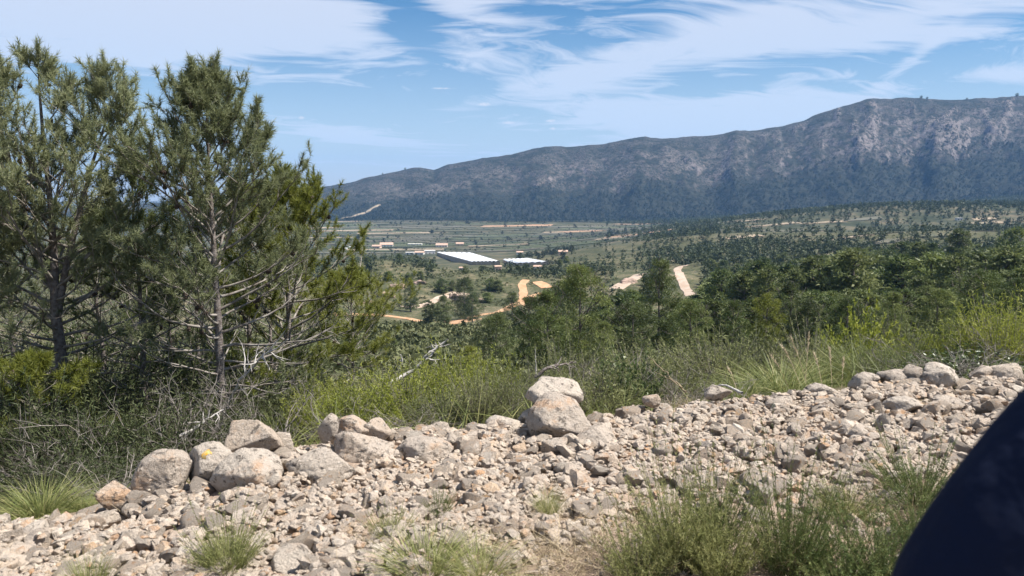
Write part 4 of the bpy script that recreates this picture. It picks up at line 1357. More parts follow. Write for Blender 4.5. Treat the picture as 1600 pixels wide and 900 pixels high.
RECTS = [(1050, 1090, 414, 462), (696, 740, 490, 508), (565, 655, 486, 500), (808, 826, 440, 478), (836, 858, 438, 454), (704, 740, 454, 468), (590, 625, 446, 464), (968, 1000, 430, 450), (740, 790, 486, 500), (684, 782, 394, 417), (790, 850, 404, 413)]


def blocks(px, top, base, hw):
    """would a tree here stand in front of a track, clearing or greenhouse that the photograph shows open"""
    b = np.zeros(np.shape(px), bool)
    for (x0, x1, y0, y1) in RECTS:
        b = b | ((px + hw > x0) & (px - hw < x1) & (base > y0 + 1) & (top < y1 - 2))
    return b


n_far = 0
tries = 0
placed = []
while n_far < 225 and tries < 6000:
    tries += 1
    zone = mr.random()
    if zone < 0.74:
        px = mr.uniform(1060, 1660)
        y = math.exp(mr.uniform(math.log(62), math.log(470)))
        if px < 1150 and y > 250 and mr.random() < 0.5:
            continue
        lab, grp = 'dull green pine of the dense wood on the slope beyond the bushes', 'pines of the dense slope wood'
        h = mr.uniform(3.0, 4.6) if y < 130 else mr.uniform(7.0, 11.0)
    elif zone < 0.84:
        px, y = mr.uniform(940, 1120), mr.uniform(70, 420)
        lab, grp = 'dark pine of the open wood around the pale dirt track', 'pines around the pale dirt track'
        h = mr.uniform(4.5, 7.5)
    else:
        px, y = mr.uniform(560, 900), math.exp(mr.uniform(math.log(330), math.log(900)))
        lab, grp = 'small dark pine of the belt in front of the greenhouses', 'pines of the belt before the greenhouses'
        h = mr.uniform(4.0, 7.5)
        if px > 700 and y > 640 and mr.random() < 0.6:
            continue
    p = on_ground(px, y)
    v = math.tan(PITCH - math.atan((EYE - p[2]) / y)) * FPX
    py = 450 - v
    if blocks(px, py - h / y * FPX, py, 0.35 * h / y * FPX):
        continue
    if any(abs(px - q[0]) < 0.42 * (h / y * FPX) and abs(y - q[1]) < 0.06 * y for q in placed):
        continue
    placed.append((px, y))
    put_far(px, y, h, mr.uniform(0.95, 1.45), lab, grp, int(mr.integers(5)), mr)
    n_far += 1

# the rest of the woods: one mass of simpler trees
acc = Acc()
protoT = []
for k in range(5):
    A, B = far_proto(450 + k, [2.4, 1.9, 2.7, 1.6, 2.1][k], 5, 6, 2.3)
    protoT.append((np.concatenate(B.V), np.concatenate(B.F), np.concatenate(B.T)))
protoF = []
for k in range(6):
    A, B = far_proto(400 + k, [2.4, 1.9, 2.7, 1.6, 2.1, 2.5][k], 8, 6, 1.6)
    protoF.append((np.concatenate(B.V), np.concatenate(B.F), np.concatenate(B.T)))


def mass(acc, pts, hs, r, jitter=0.2, protoF=None):
    protoF = protoF or globals()['protoF']
    n = len(pts)
    kk = r.integers(0, len(protoF), n)
    for k in range(len(protoF)):
        s_ = np.where(kk == k)[0]
        if not len(s_):
            continue
        V, F, T = protoF[k]
        a = r.uniform(0, 6.28, len(s_))
        sc = hs[s_] / 6.0
        wr = r.uniform(0.8, 1.25, len(s_)) * sc
        X_ = (V[None, :, 0] * np.cos(a)[:, None] - V[None, :, 1] * np.sin(a)[:, None]) * wr[:, None]
        Y_ = (V[None, :, 0] * np.sin(a)[:, None] + V[None, :, 1] * np.cos(a)[:, None]) * wr[:, None]
        Z_ = V[None, :, 2] * sc[:, None]
        VV = np.stack([X_, Y_, Z_], -1) + pts[s_][:, None]
        FF = F[None] + (np.arange(len(s_)) * len(V))[:, None, None]
        acc.add(VV.reshape(-1, 3), FF.reshape(-1, 3), np.clip(T[None] + jitter * r.normal(size=(len(s_), 1)), 0, 1).ravel())


wr_ = np.random.default_rng(91)
# slope woods between the countable pines and the mountain
n = 9500
px = wr_.uniform(940, 1760, n)
y = np.exp(wr_.uniform(math.log(330), math.log(2450), n))
x = (px - 800) / FPX * y
den = sstep(fbm(x / 140, y / 140, 8, 3), 0.40, 0.56)
py = 450 - FPX * np.tan(PITCH - np.arctan((EYE - H(x, y)) / y))
# open terraces in the middle of the slope
openb = np.exp(-((py - np.interp(px, [940, 1150, 1400, 1600], [400, 362, 356, 350])) / 20.0) ** 2) * sstep(px, 1100, 1180)
keep = ~blocks(px, py - 8 / y * FPX, py, 3 / y * FPX) & (wr_.random(n) < np.clip(den * 1.2 + 0.25, 0, 1) * (1 - 0.85 * openb) * sstep(px + wr_.normal(size=n) * 25, 950, 1090))
x, y = x[keep], y[keep]
for q in (y < 850, y >= 850):
    mass(acc, np.stack([x[q], y[q], H(x[q], y[q]) - 0.2], 1), wr_.uniform(5, 9, int(q.sum())), wr_, 0.2, None if y[q][0] < 850 else protoT)
n = 15000
px = wr_.uniform(930, 1780, n)
y = np.sqrt(wr_.uniform(800 ** 2, 2450 ** 2, n))
x = (px - 800) / FPX * y
py = 450 - FPX * np.tan(PITCH - np.arctan((EYE - H(x, y)) / y))
den = sstep(fbm(x / 170, y / 170, 28, 3), 0.42, 0.52)
top_ = np.interp(px, [940, 1150, 1400, 1600], [352, 344, 336, 326])
den = np.maximum(0.12 + den * 0.80, 0.95 * (py < top_)) * sstep(px + wr_.normal(size=n) * 40, 960, 1130)
openb = np.exp(-((py - np.interp(px, [940, 1150, 1400, 1600], [400, 362, 356, 350])) / 20.0) ** 2) * sstep(px, 1100, 1180)
keep = wr_.random(n) < den * (1 - 0.8 * openb)
x, y = x[keep], y[keep]
mass(acc, np.stack([x, y, H(x, y) - 0.2], 1), wr_.uniform(5, 9, len(x)), wr_, 0.2, protoT)
n = 2200
px = wr_.uniform(480, 960, n)
y = np.exp(wr_.uniform(math.log(420), math.log(1050), n))
x = (px - 800) / FPX * y
den = sstep(fbm(x / 70, y / 50, 18, 3), 0.44, 0.56) * (1 - 0.8 * sstep(px, 690, 740) * (y > 560))
py = 450 - FPX * np.tan(PITCH - np.arctan((EYE - H(x, y)) / y))
keep = (wr_.random(n) < den) & ~blocks(px, py - 6 / y * FPX, py, 2.5 / y * FPX)
x, y = x[keep], y[keep]
mass(acc, np.stack([x, y, H(x, y) - 0.2], 1), wr_.uniform(3.5, 7, len(x)), wr_)
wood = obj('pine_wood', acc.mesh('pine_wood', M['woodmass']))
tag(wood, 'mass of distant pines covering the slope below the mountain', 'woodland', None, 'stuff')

n = 2600
px = wr_.uniform(400, 1120, n)
y = wr_.uniform(1750, 2560, n)
x = (px - 800) / FPX * y
keep = wr_.random(n) < sstep(y + (fbm(px / 45, y / 160, 88, 3) - 0.5) * 900, 2120, 2520)
acc = Acc()
x, y = x[keep], y[keep]
mass(acc, np.stack([x, y, H(x, y) - 0.2], 1), wr_.uniform(5, 10, len(x)), wr_, 0.15, protoT)
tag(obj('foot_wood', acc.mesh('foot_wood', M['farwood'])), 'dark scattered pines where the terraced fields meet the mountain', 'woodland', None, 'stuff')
# forest of the mountain foot, thinning to scattered bushes
acc = Acc()
n = 13000
ti = wr_.random(n) ** 1.25 * 0.95
pxm = wr_.uniform(330, 1700, n)
im = np.interp(pxm, mpx, np.arange(len(maz)))
line = np.interp(pxm, [400, 520, 900, 1250, 1420, 1700], [0.34, 0.36, 0.40, 0.42, 0.50, 0.62]) + (fbm(pxm / 60, pxm * 0, 4, 3) - 0.5) * 0.25
pk = np.where(ti < line, 0.95, 0.25)
fbreak = np.abs(pxm - np.interp(ti, [0, 0.15, 0.3, 0.45], [520, 548, 582, 610])) < 8
keep = (wr_.random(n) < pk) & ~fbreak
ti, im = ti[keep], im[keep]
line = line[keep]
xm, ym, zm = mount_z(im, ti)
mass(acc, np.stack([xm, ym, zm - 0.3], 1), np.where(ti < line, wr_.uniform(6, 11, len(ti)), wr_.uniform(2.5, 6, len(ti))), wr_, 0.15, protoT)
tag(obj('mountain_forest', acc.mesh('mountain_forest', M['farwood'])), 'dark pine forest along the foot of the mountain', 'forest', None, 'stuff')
# lone trees on the skyline
for (pxr, hh) in [(455, 9), (468, 8), (600, 7), (635, 9), (1425, 11), (1434, 9), (1495, 7), (1571, 13)]:
    i = np.interp(pxr, mpx, np.arange(len(maz)))
    x_, y_, z_ = mount_z(np.array(i), np.array(0.995))
    root = empty('skyline_tree', (float(x_), float(y_), float(z_) - 0.5))
    s = hh / 6.0
    root.scale = (s * 1.3, s * 1.3, s)
    tag(root, 'tiny tree standing out on the mountain skyline', 'tree', 'lone trees on the mountain skyline')
    obj('trunk', FAR[0][0], root)
    obj('crown', FAR[0][1], root)
# ------------------------------------------------------------------ valley buildings
def gable(name, parent, w, d, h, rise, mat, over=0.4):
    x0, x1, y0, y1 = -w / 2 - over, w / 2 + over, -d / 2 - over, d / 2 + over
    V = np.array([[x0, y0, h], [x1, y0, h], [x1, y1, h], [x0, y1, h], [x0, 0, h + rise], [x1, 0, h + rise], [x0, y0, h - 0.2], [x1, y0, h - 0.2], [x1, y1, h - 0.2], [x0, y1, h - 0.2]])
    F = [(0, 1, 5), (0, 5, 4), (2, 3, 4), (2, 4, 5), (0, 4, 3), (1, 2, 5), (6, 7, 1), (6, 1, 0), (7, 8, 2), (7, 2, 1), (8, 9, 3), (8, 3, 2), (9, 6, 0), (9, 0, 3), (6, 9, 8), (6, 8, 7)]
    return obj(name, mesh(name, V, np.array(F), mat), parent)


def house(px, py, wpx, hm_, wallm, roof, label, rz=0.0, deep=0.7, grp='houses of the valley'):
    p = hit(px, py)
    w = wpx / FPX * p[1]
    d = w * deep
    root = empty('house', (p[0], p[1] + d / 2, p[2] - 0.3), rz)
    tag(root, label, 'house', grp)
    obj('wall', box_mesh('wall', (-w / 2, -d / 2, -1.0), (w / 2, d / 2, hm_), wallm), root)
    if roof == 'flat':
        obj('roof', box_mesh('roof', (-w / 2 - 0.2, -d / 2 - 0.2, hm_), (w / 2 + 0.2, d / 2 + 0.2, hm_ + 0.4), wallm), root)
    else:
        gable('roof', root, w, d, hm_ + 0.02, w * 0.16, M['rooftile'])
    n = max(2, int(w / 4.5))
    for k in range(n):
        x = -w / 2 + w * (k + 0.5) / n
        if k == n // 2:
            obj('door', box_mesh('door', (x - 0.6, -d / 2 - 0.06, 0.0), (x + 0.6, -d / 2 + 0.1, 2.2), M['door']), root)
        else:
            obj('window', box_mesh('window', (x - 0.7, -d / 2 - 0.05, 1.0), (x + 0.7, -d / 2 + 0.1, 2.3), M['glassdark']), root)
    return root


house(671, 397, 17, 4.6, M['plaster'], 'flat', 'cream two storey house at the corner of the large greenhouse', 0.1)
house(655, 398, 14, 3.2, M['plaster'], 'gable', 'low white house next to the cream house', -0.1)
house(640, 398, 13, 3.0, M['plaster'], 'flat', 'flat white shed among the valley houses', 0.0)
house(603, 386, 20, 4.0, M['plaster'], 'gable', 'pale farmhouse on the hedge line near the small white shed', 0.1)
house(588, 388, 13, 3.4, M['pink_plaster'], 'gable', 'pinkish farmhouse beside the pale one', -0.2)
house(552, 389, 15, 3.2, M['plastic'], 'flat', 'bright white shed at the edge of the near pines', 0.15)
house(537, 391, 9, 3.0, M['plastic'], 'flat', 'tiny white hut at the edge of the near pines', 0.0)
house(690, 386, 18, 3.2, M['plaster'], 'gable', 'long pale barn behind the large greenhouse', 0.0, 0.5)
house(718, 384, 12, 3.6, M['pink_plaster'], 'gable', 'pink house behind the large greenhouse', 0.2)
house(648, 384, 22, 3.0, M['plaster'], 'flat', 'long low white building above the farmhouses', 0.0, 0.4)
house(778, 424, 10, 4.0, M['pink_plaster'], 'gable', 'pink villa below the greenhouse wall', 0.2)
house(841, 424, 13, 3.6, M['plaster'], 'gable', 'villa with a clay roof below the smaller greenhouse', -0.2)
house(722, 424, 9, 3.2, M['plaster'], 'gable', 'little pale house hidden among garden trees', 0.1)
house(812, 398, 10, 3.4, M['plaster'], 'gable', 'lone pale house in the terraced fields', 0.1)
house(880, 398, 14, 3.4, M['pink_plaster'], 'gable', 'pink farm building at the end of the terraces', 0.0)
house(1589, 305, 18, 6.0, M['pink_plaster'], 'gable', 'pink house high in the woods nearest the mountain', 0.2, grp='houses in the woods')
house(1578, 318, 7, 3.5, M['plaster'], 'flat', 'small white house below the pink house', 0.0, grp='houses in the woods')
house(1500, 345, 9, 3.5, M['plaster'], 'flat', 'white hut among the pine clearings', 0.0, grp='houses in the woods')
house(1468, 392, 6, 3.0, M['plaster'], 'flat', 'white hut at the lower edge of the clearings', 0.0, grp='houses in the woods')


def greenhouse(corners, h, label, spans):
    """multi-span plastic tunnel roof over posts, netting walls; corners: far left, far right, near right, near left (pixels, forward distance)"""
    C = []
    for (px, py, y) in corners:
        q = hit(px, py + h / y * FPX) + np.array([0, 0, h])
        C.append(q)
    A, B, Cc, D_ = [np.array(c) for c in C]
    org = (A + B + Cc + D_) / 4
    gz = min(float(H(c[0], c[1])) for c in (A, B, Cc, D_))
    root = empty('greenhouse', (org[0], org[1], gz))
    tag(root, label, 'greenhouse', 'plastic greenhouses in the valley')
    O = np.array([org[0], org[1], gz])
    P = lambda u, v: (A * (1 - u) + B * u) * (1 - v) + (D_ * (1 - u) + Cc * u) * v - O
    # one arched span per tunnel, side by side
    for s in range(spans):
        V, F = [], []
        nu, nv = 6, 10
        for i in range(nu + 1):
            for j in range(nv + 1):
                u = (s + i / nu) / spans
                q = P(u, j / nv)
                q[2] += 0.75 * math.sin(math.pi * i / nu)
                V.append(q)
        for i in range(nu):
            for j in range(nv):
                a = i * (nv + 1) + j
                F.append((a, a + nv + 1, a + nv + 2, a + 1))
        obj('roof_span', mesh('roof_span', V, np.array(F), M['plastic'], None, True), root)
    for (u0, v0, u1, v1) in ((0, 1, 1, 1), (0, 0, 0, 1), (1, 0, 1, 1), (0, 0, 1, 0)):
        V = []
        for k in range(13):
            q = P(u0 + (u1 - u0) * k / 12, v0 + (v1 - v0) * k / 12)
            V += [[q[0], q[1], -0.8], [q[0], q[1], q[2] - 0.02]]
        F = [(2 * k, 2 * k + 2, 2 * k + 3, 2 * k + 1) for k in range(12)]
        obj('side_wall', mesh('side_wall', np.array(V), np.array(F), M['netting']), root)
        for k in range(0, 13, 2):
            q = V[2 * k]
            obj('post', box_mesh('post', (q[0] - 0.12, q[1] - 0.12, -0.8), (q[0] + 0.12, q[1] + 0.12, V[2 * k + 1][2] + 0.05), M['steel']), root)


greenhouse([(683, 394.3, 1080), (737, 395.5, 1075), (781, 409.3, 885), (738, 409.8, 880)], 3.4, 'largest white plastic greenhouse with a tan netting wall', 7)
greenhouse([(786, 406.5, 985), (826, 405.2, 995), (858, 411.5, 905), (800, 413.0, 900)], 2.8, 'smaller white greenhouse partly hidden by pines', 6)

# small round trees dotted along the field edges
A, B = far_proto(501, 2.6, 12, 14, 1.0, 4.2)
OL = (A.mesh('trunk', M['bark']), B.mesh('crown', M['farwood']))
vr = np.random.default_rng(15)
for k in range(170):
    e = edges[int(vr.integers(len(edges)))]
    x, y = vr.uniform(e[0], e[1]), e[2] + vr.normal() * 1.5
    z = float(H(x, y))
    root = empty('field_tree', (x, y, z), vr.uniform(0, 6))
    s = vr.uniform(0.8, 2.0)
    root.scale = (s, s, s)
    tag(root, 'small round dark tree on a hedge line of the terraced fields', 'tree', 'trees dotted along the field hedges')
    obj('trunk', OL[0], root)
    obj('crown', OL[1], root)
for k in range(40):
    px, y = vr.uniform(690, 900), vr.uniform(650, 880)
    while blocks(px, hit(px, 415)[1] * 0 + 450 - FPX * math.tan(PITCH - math.atan((EYE - on_ground(px, y)[2]) / y)) - 9, 450 - FPX * math.tan(PITCH - math.atan((EYE - on_ground(px, y)[2]) / y)), 5):
        px, y = vr.uniform(690, 900), vr.uniform(650, 880)
    x = (px - 800) / FPX * y
    root = empty('garden_tree', (x, y, float(H(x, y))), vr.uniform(0, 6))
    s = vr.uniform(0.8, 1.6)
    root.scale = (s, s, s)
    tag(root, 'small dark garden tree between the villas and the greenhouses', 'tree', 'garden trees below the greenhouses')
    obj('trunk', OL[0], root)
    obj('crown', OL[1], root)
# a cypress by the pink villa
p = hit(771, 424)
A, B = far_proto(502, 0.9, 26, 10, 0.6, 9.0)
root = empty('cypress', tuple(p))
tag(root, 'slim dark cypress standing beside the pink villa', 'tree')
obj('trunk', A.mesh('trunk', M['bark']), root)
obj('crown', B.mesh('crown', M['farwood']), root)

# hedges and scrub on the terrace edges: low bushes nobody could count
BUSH = []
for k in range(5):
    r = np.random.default_rng(600 + k)
    B = Acc()
    m_ = 15
    D = norm(r.normal(size=(m_, 3)) + np.array([0, 0, 0.5]))
    D[:, 2] = np.abs(D[:, 2])
    P = D * np.array([0.42, 0.42, 0.55]) * r.uniform(0.5, 1.0, (m_, 1))
    blades(B, P, norm(D + 0.7 * r.normal(size=(m_, 3))), 0.42 * r.uniform(0.6, 1.2, m_), 0.21 * np.ones(m_), np.clip(0.5 + 0.2 * r.normal(size=m_), 0, 1), r)
    BUSH.append((np.concatenate(B.V), np.concatenate(B.F), np.concatenate(B.T)))


def scatter(acc, protos, x, y, z, s, r, tint, jit=0.12):
    kk = r.integers(0, len(protos), len(x))
    for k in range(len(protos)):
        q = np.where(kk == k)[0]
        if not len(q):
            continue
        V, F, T = protos[k]
        a = r.uniform(0, 6.28, len(q))
        X_ = (V[None, :, 0] * np.cos(a)[:, None] - V[None, :, 1] * np.sin(a)[:, None]) * s[q][:, None] + x[q][:, None]
        Y_ = (V[None, :, 0] * np.sin(a)[:, None] + V[None, :, 1] * np.cos(a)[:, None]) * s[q][:, None] + y[q][:, None]
        Z_ = V[None, :, 2] * (s[q] * r.uniform(0.6, 1.1, len(q)))[:, None] + z[q][:, None]
        acc.add(np.stack([X_, Y_, Z_], -1).reshape(-1, 3), (F[None] + (np.arange(len(q)) * len(V))[:, None, None]).reshape(-1, 3),
                np.clip(T[None] - 0.5 + tint[q][:, None] + jit * r.normal(size=(len(q), 1)), 0, 1).ravel())


acc = Acc()
ex, ey = [], []
for e in edges:
    k = int((e[1] - e[0]) / 7)
    ex.append(vr.uniform(e[0], e[1], k))
    ey.append(e[2] + vr.normal(size=k) * 1.2)
ex, ey = np.concatenate(ex), np.concatenate(ey)
scatter(acc, BUSH, ex, ey, H(ex, ey) + 0.2, vr.uniform(1.6, 4.2, len(ex)), vr, np.full(len(ex), 0.25))
tag(obj('hedge_scrub', acc.mesh('hedge_scrub', M['farwood'])), 'dark low scrub along the edges of the terraced fields', 'scrub', None, 'stuff')

# garrigue scrub on the near and middle slopes
acc = Acc()
n = 20000
px = vr.uniform(-700, 2300, n)
y = np.exp(vr.uniform(math.log(11), math.log(760), n))
x = (px - 800) / FPX * y
keep = vr.random(n) < 0.35 + 0.65 * sstep(fbm(x / 9, y / 9, 41, 3), 0.42, 0.58)
# the open scrub hollow before the greenhouses is the densest
n2_ = 9000
px2 = vr.uniform(500, 960, n2_)
y2 = np.exp(vr.uniform(math.log(60), math.log(620), n2_))
x = np.concatenate([x, (px2 - 800) / FPX * y2])
y = np.concatenate([y, y2])
keep = np.concatenate([keep, np.ones(n2_, bool)])
x, y = x[keep], y[keep]
zz_ = H(x, y)
py = 450 - FPX * np.tan(PITCH - np.arctan((EYE - zz_) / y))
pxk = 800 + FPX * x / y
ok = np.array([clear_of_tracks(a, b) for a, b in zip(pxk, py)])
x, y, zz_ = x[ok], y[ok], zz_[ok]
big_ = np.clip(y / 60, 0.35, 1.5)
scatter(acc, BUSH, x, y, zz_ - 0.05, vr.uniform(0.5, 1.6, len(x)) * big_, vr, 0.5 + 0.5 * (fbm(x / 25, y / 25, 55, 3) - 0.5) * 2)
tag(obj('scrub', acc.mesh('scrub', M['scrub'])), 'grey green low scrub covering the slope below the bank', 'scrub', None, 'stuff')

# ------------------------------------------------------------------ shrubs, grasses, dead wood close by


def sh_broom(seed, n=230, per=26, leaf=0.075, wl=0.007, up=0.7, dome=0.5, ragged=0.0):
    """dense upright shrub of thin leafy shoots; unit height, unit width"""
    r = np.random.default_rng(seed)
    A, B = Acc(), Acc()
    for k in range(n):
        a, q = r.uniform(0, 6.28), math.sqrt(r.random())
        b0 = np.array([math.cos(a), math.sin(a), 0]) * q * 0.16
        d = np.array([math.cos(a) * q * dome * 1.3, math.sin(a) * q * dome * 1.3, up]) + r.normal(size=3) * 0.10
        d /= np.linalg.norm(d)
        L = (0.98 - 0.28 * q) * r.uniform(0.62, 1.05) * (1 + ragged * (r.random() ** 2 * 1.2 - 0.35))
        P = bend(r, b0, d, L, 4, 0.25, 0.16)
        tube(A, P, [0.0055, 0.0045, 0.0035, 0.0025, 0.0015], 3, 0.35)
        f = 0.22 + 0.78 * r.random(per) ** 0.75
        i = np.minimum((f * 4).astype(int), 3)
        pp = P[i] + (P[i + 1] - P[i]) * (f * 4 - i)[:, None]
        T = norm(P[i + 1] - P[i])
        D = norm(T * 0.7 + r.normal(size=(per, 3)) * 0.6)
        blades(B, pp, D, leaf * r.uniform(0.6, 1.3, per), np.full(per, wl), np.clip(0.30 + 0.4 * f + 0.13 * r.normal() + 0.08 * r.normal(size=per), 0, 1), r)
    return A, B


def sh_tussock(seed, n=620, w=0.0055, spread=0.8, bendy=0.7, dry=0.15):
    r = np.random.default_rng(seed)
    B = Acc()
    a = r.uniform(0, 6.28, n)
    q = np.sqrt(r.random(n))
    P = np.stack([np.cos(a) * q * 0.20, np.sin(a) * q * 0.20, np.zeros(n)], 1)
    lean = q * spread + 0.15 * r.normal(size=n)
    D = norm(np.stack([np.cos(a) * lean, np.sin(a) * lean, np.ones(n)], 1) + 0.12 * r.normal(size=(n, 3)))
    t = np.clip(0.42 + 0.16 * r.normal(size=n), 0, 1)
    t = np.where(r.random(n) < dry, 0.95, t)
    ribbons(B, P, D, r.uniform(0.6, 1.1, n), w * r.uniform(0.7, 1.3, n), t, r, bendy * r.uniform(0.3, 1.2, n))
    return None, B


def sh_twigs(seed, n=24, up=0.6, thick=0.007):
    r = np.random.default_rng(seed)
    A = Acc()
    for k in range(n):
        a = r.uniform(0, 6.28)
        el_ = r.uniform(0.1, 1.3) * up + 0.15
        d = np.array([math.cos(a) * math.cos(el_), math.sin(a) * math.cos(el_), math.sin(el_)])
        P = bend(r, r.normal(size=3) * np.array([0.12, 0.12, 0.02]), d, r.uniform(0.5, 0.95), 5, r.uniform(-0.4, 0.6), 0.45)
        tube(A, P, np.linspace(thick, thick * 0.25, 6), 3)
        for s in range(5):
            i = int(r.integers(1, 5))
            d2 = norm(P[i + 1 if i < 5 else i] - P[i - 1] + r.normal(size=3) * 0.25)
            P2 = bend(r, P[i], d2, r.uniform(0.15, 0.4), 3, 0.2, 0.5)
            tube(A, P2, np.linspace(thick * 0.5, thick * 0.15, 4), 3)
            for s2 in range(2):
                P3 = bend(r, P2[1 + s2], norm(P2[2] - P2[1] + r.normal(size=3) * 0.8), r.uniform(0.06, 0.18), 2, 0.1, 0.4)
                tube(A, P3, [thick * 0.25, thick * 0.2, thick * 0.1], 3)
    return A, None


def sh_straw(seed, n=240, w=0.0035):
    r = np.random.default_rng(seed)
    B = Acc()
    a = r.uniform(0, 6.28, n)
    q = np.sqrt(r.random(n)) * 0.45
    P = np.stack([np.cos(a) * q, np.sin(a) * q, np.zeros(n)], 1)
    D = norm(np.stack([r.normal(size=n) * 0.5, r.normal(size=n) * 0.5, np.ones(n) * 0.9], 1))
    ribbons(B, P, D, r.uniform(0.35, 1.0, n), w * r.uniform(0.7, 1.3, n), np.clip(0.5 + 0.25 * r.normal(size=n), 0, 1), r, r.uniform(0.1, 1.0, n))
    return None, B


def sh_leafy(seed, n=120, per=26):
    return sh_broom(seed, n, per, 0.060, 0.016, 0.6, 0.75)


PR = {}


def proto(kind, k, matA, matB):
    key = (kind, k, matB)
    if key not in PR:
        f = {'broom': lambda s: sh_broom(s, 260, 34, 0.055, 0.0055, 0.66, 0.62, 0.3), 'heath': lambda s: sh_broom(s, 260, 26, 0.055, 0.006, 0.62, 0.6, 0.5), 'tussock': sh_tussock, 'twigs': sh_twigs, 'straw': sh_straw, 'leafy': sh_leafy,
             'weed': lambda s: sh_broom(s, 230, 40, 0.054, 0.0038, 0.70, 0.85, 0.8), 'grass': lambda s: sh_tussock(s, 520, 0.0040, 0.55, 0.5, 0.35)}[kind]
        A, B = f(700 + k * 13 + len(kind))
        PR[key] = (A.mesh('stems', M[matA], True) if A else None, B.mesh('foliage', M[matB]) if B else None)
    return PR[key]


pr_ = np.random.default_rng(4)
GB = 'shrubs behind the rubble bank'


def plant(kind, px, y, wpx, top, mat, label, cat, group=None, k=0, stem=None, name=None, wide=1.0):
    x = (px - 800) / FPX * y
    z = bank_z(x, y) if (HY0 < y < HY1 - 0.1 and HX0 < x < HX1) else float(H(x, y))
    h = max(at(px, top, y)[2] - z, 0.12)
    w = wpx / FPX * y
    a, b = proto(kind, k, stem or ('weedstem' if kind == 'weed' else 'twig'), mat)
    nm = name or {'broom': 'broom_shrub', 'heath': 'heath_shrub', 'tussock': 'grass_tussock', 'twigs': 'dead_shrub', 'straw': 'dry_grass_tuft', 'leafy': 'leafy_shrub', 'weed': 'feathery_weed', 'grass': 'grass_tuft'}[kind]
    root = empty(nm, (x, y, z - 0.02), pr_.uniform(0, 6.28))
    tag(root, label, cat, group)
    s = (0.88 if group == GB else 1.0) * w / (1.25 if kind in ('tussock', 'grass') else 1.05)
    root.scale = (s, s, h / (0.74 if kind in ('tussock', 'grass') else 0.72))
    if a:
        obj('stem', a, root)
    if b:
        obj('foliage', b, root)
    return root


GB = 'shrubs behind the rubble bank'
L_ = [
    ('broom', 545, 7.2, 165, 612, 'broom', 'yellow green broom behind the split boulder'), ('broom', 640, 7.8, 190, 584, 'broom', 'bright broom in front of the white dead branch'), ('broom', 722, 8.8, 150, 556, 'broom', 'tall bright broom right behind the dark heath clump'),
    ('broom', 782, 8.0, 130, 585, 'broom', 'broom beside the grey twig heap'), ('heath', 692, 7.0, 130, 612, 'heath', 'grey green heath with bare twigs on the crest'), ('heath', 752, 7.0, 110, 584, 'heath', 'dusky heath clump next to the slanting boulder'),
    ('heath', 808, 7.0, 100, 596, 'heath', 'pale heath touching the slanting boulder'), ('heath', 935, 7.3, 150, 578, 'heath', 'grey heath behind the largest brown boulder'), ('leafy', 988, 7.6, 110, 552, 'lentisc', 'dark small leaved bush behind the grey heath'),
    ('heath', 895, 9.0, 130, 545, 'heath', 'dim heath under the bushy forked pine'), ('heath', 1062, 8.2, 110, 572, 'heath', 'dry grey heath among the leaning reeds'), ('heath', 1130, 9.2, 150, 528, 'heath', 'broad grey green heath left of the tussock grass'.replace('left of', 'beside')),
    ('tussock', 1232, 7.6, 190, 552, 'tussock', 'green tussock grass with tall seed stalks'), ('tussock', 1172, 7.2, 130, 580, 'tussock', 'low green tussock over the white crusted stone'), ('tussock', 1290, 8.4, 130, 545, 'tussock', 'olive tussock behind the seed stalks'),
    ('heath', 1278, 9.4, 120, 525, 'heath', 'dark heath behind the seed stalks'), ('tussock', 1360, 8.6, 170, 520, 'tussock', 'rounded green tussock below the bright green shrub'), ('tussock', 1432, 8.4, 150, 508, 'heath', 'large grey tussock under the open crowned pine'),
    ('leafy', 1352, 11.0, 110, 488, 'broom', 'bright green leafy shrub above the rounded tussock'), ('broom', 1505, 8.6, 140, 512, 'broom', 'bright broom above the tangled twigs'), ('broom', 1580, 8.0, 140, 478, 'broom', 'tallest bright broom by the sleeve'),
    ('leafy', 1545, 7.2, 150, 548, 'lentisc', 'glossy dark bush under the tangled grey twigs'), ('leafy', 1470, 7.2, 110, 560, 'lentisc', 'low glossy bush beside the pitted boulder'), ('heath', 1400, 7.2, 110, 556, 'heath', 'low grey heath over the pale angular boulder'),
    ('broom', 488, 8.6, 120, 606, 'broom', 'small broom by the short dark trunk'), ('tussock', 428, 8.4, 140, 628, 'tussock', 'long grass under the conical pine'), ('heath', 590, 9.6, 150, 592, 'heath', 'dull heath by the low end of the dead branch'),
    ('heath', 840, 8.4, 110, 575, 'heath', 'shaded heath under the grey twig heap'), ('heath', 1010, 9.8, 140, 548, 'heath', 'olive heath behind the small leaved bush'), ('broom', 560, 10.5, 160, 590, 'broom', 'faded broom on the slope edge'), ('heath', 660, 11.0, 170, 578, 'heath', 'soft grey scrub below the white dead branch'),
    ('heath', 1085, 11.0, 150, 540, 'heath', 'hazy green heath below the broad pine'), ('heath', 1190, 11.0, 130, 530, 'heath', 'grey bush behind the tussock grass'), ('broom', 1420, 11.5, 150, 500, 'heath', 'tall grey broom under the bushy pine'), ('broom', 1620, 9.5, 150, 490, 'broom', 'bright broom cut by the frame'),
]
for i, (kd, px, y, w_, top, mt_, lab) in enumerate(L_):
    plant(kd, px, y, w_, top, mt_, lab, 'grass tussock' if kd == 'tussock' else 'shrub', GB, i % 3)
GU = 'dark undergrowth beneath the pines'
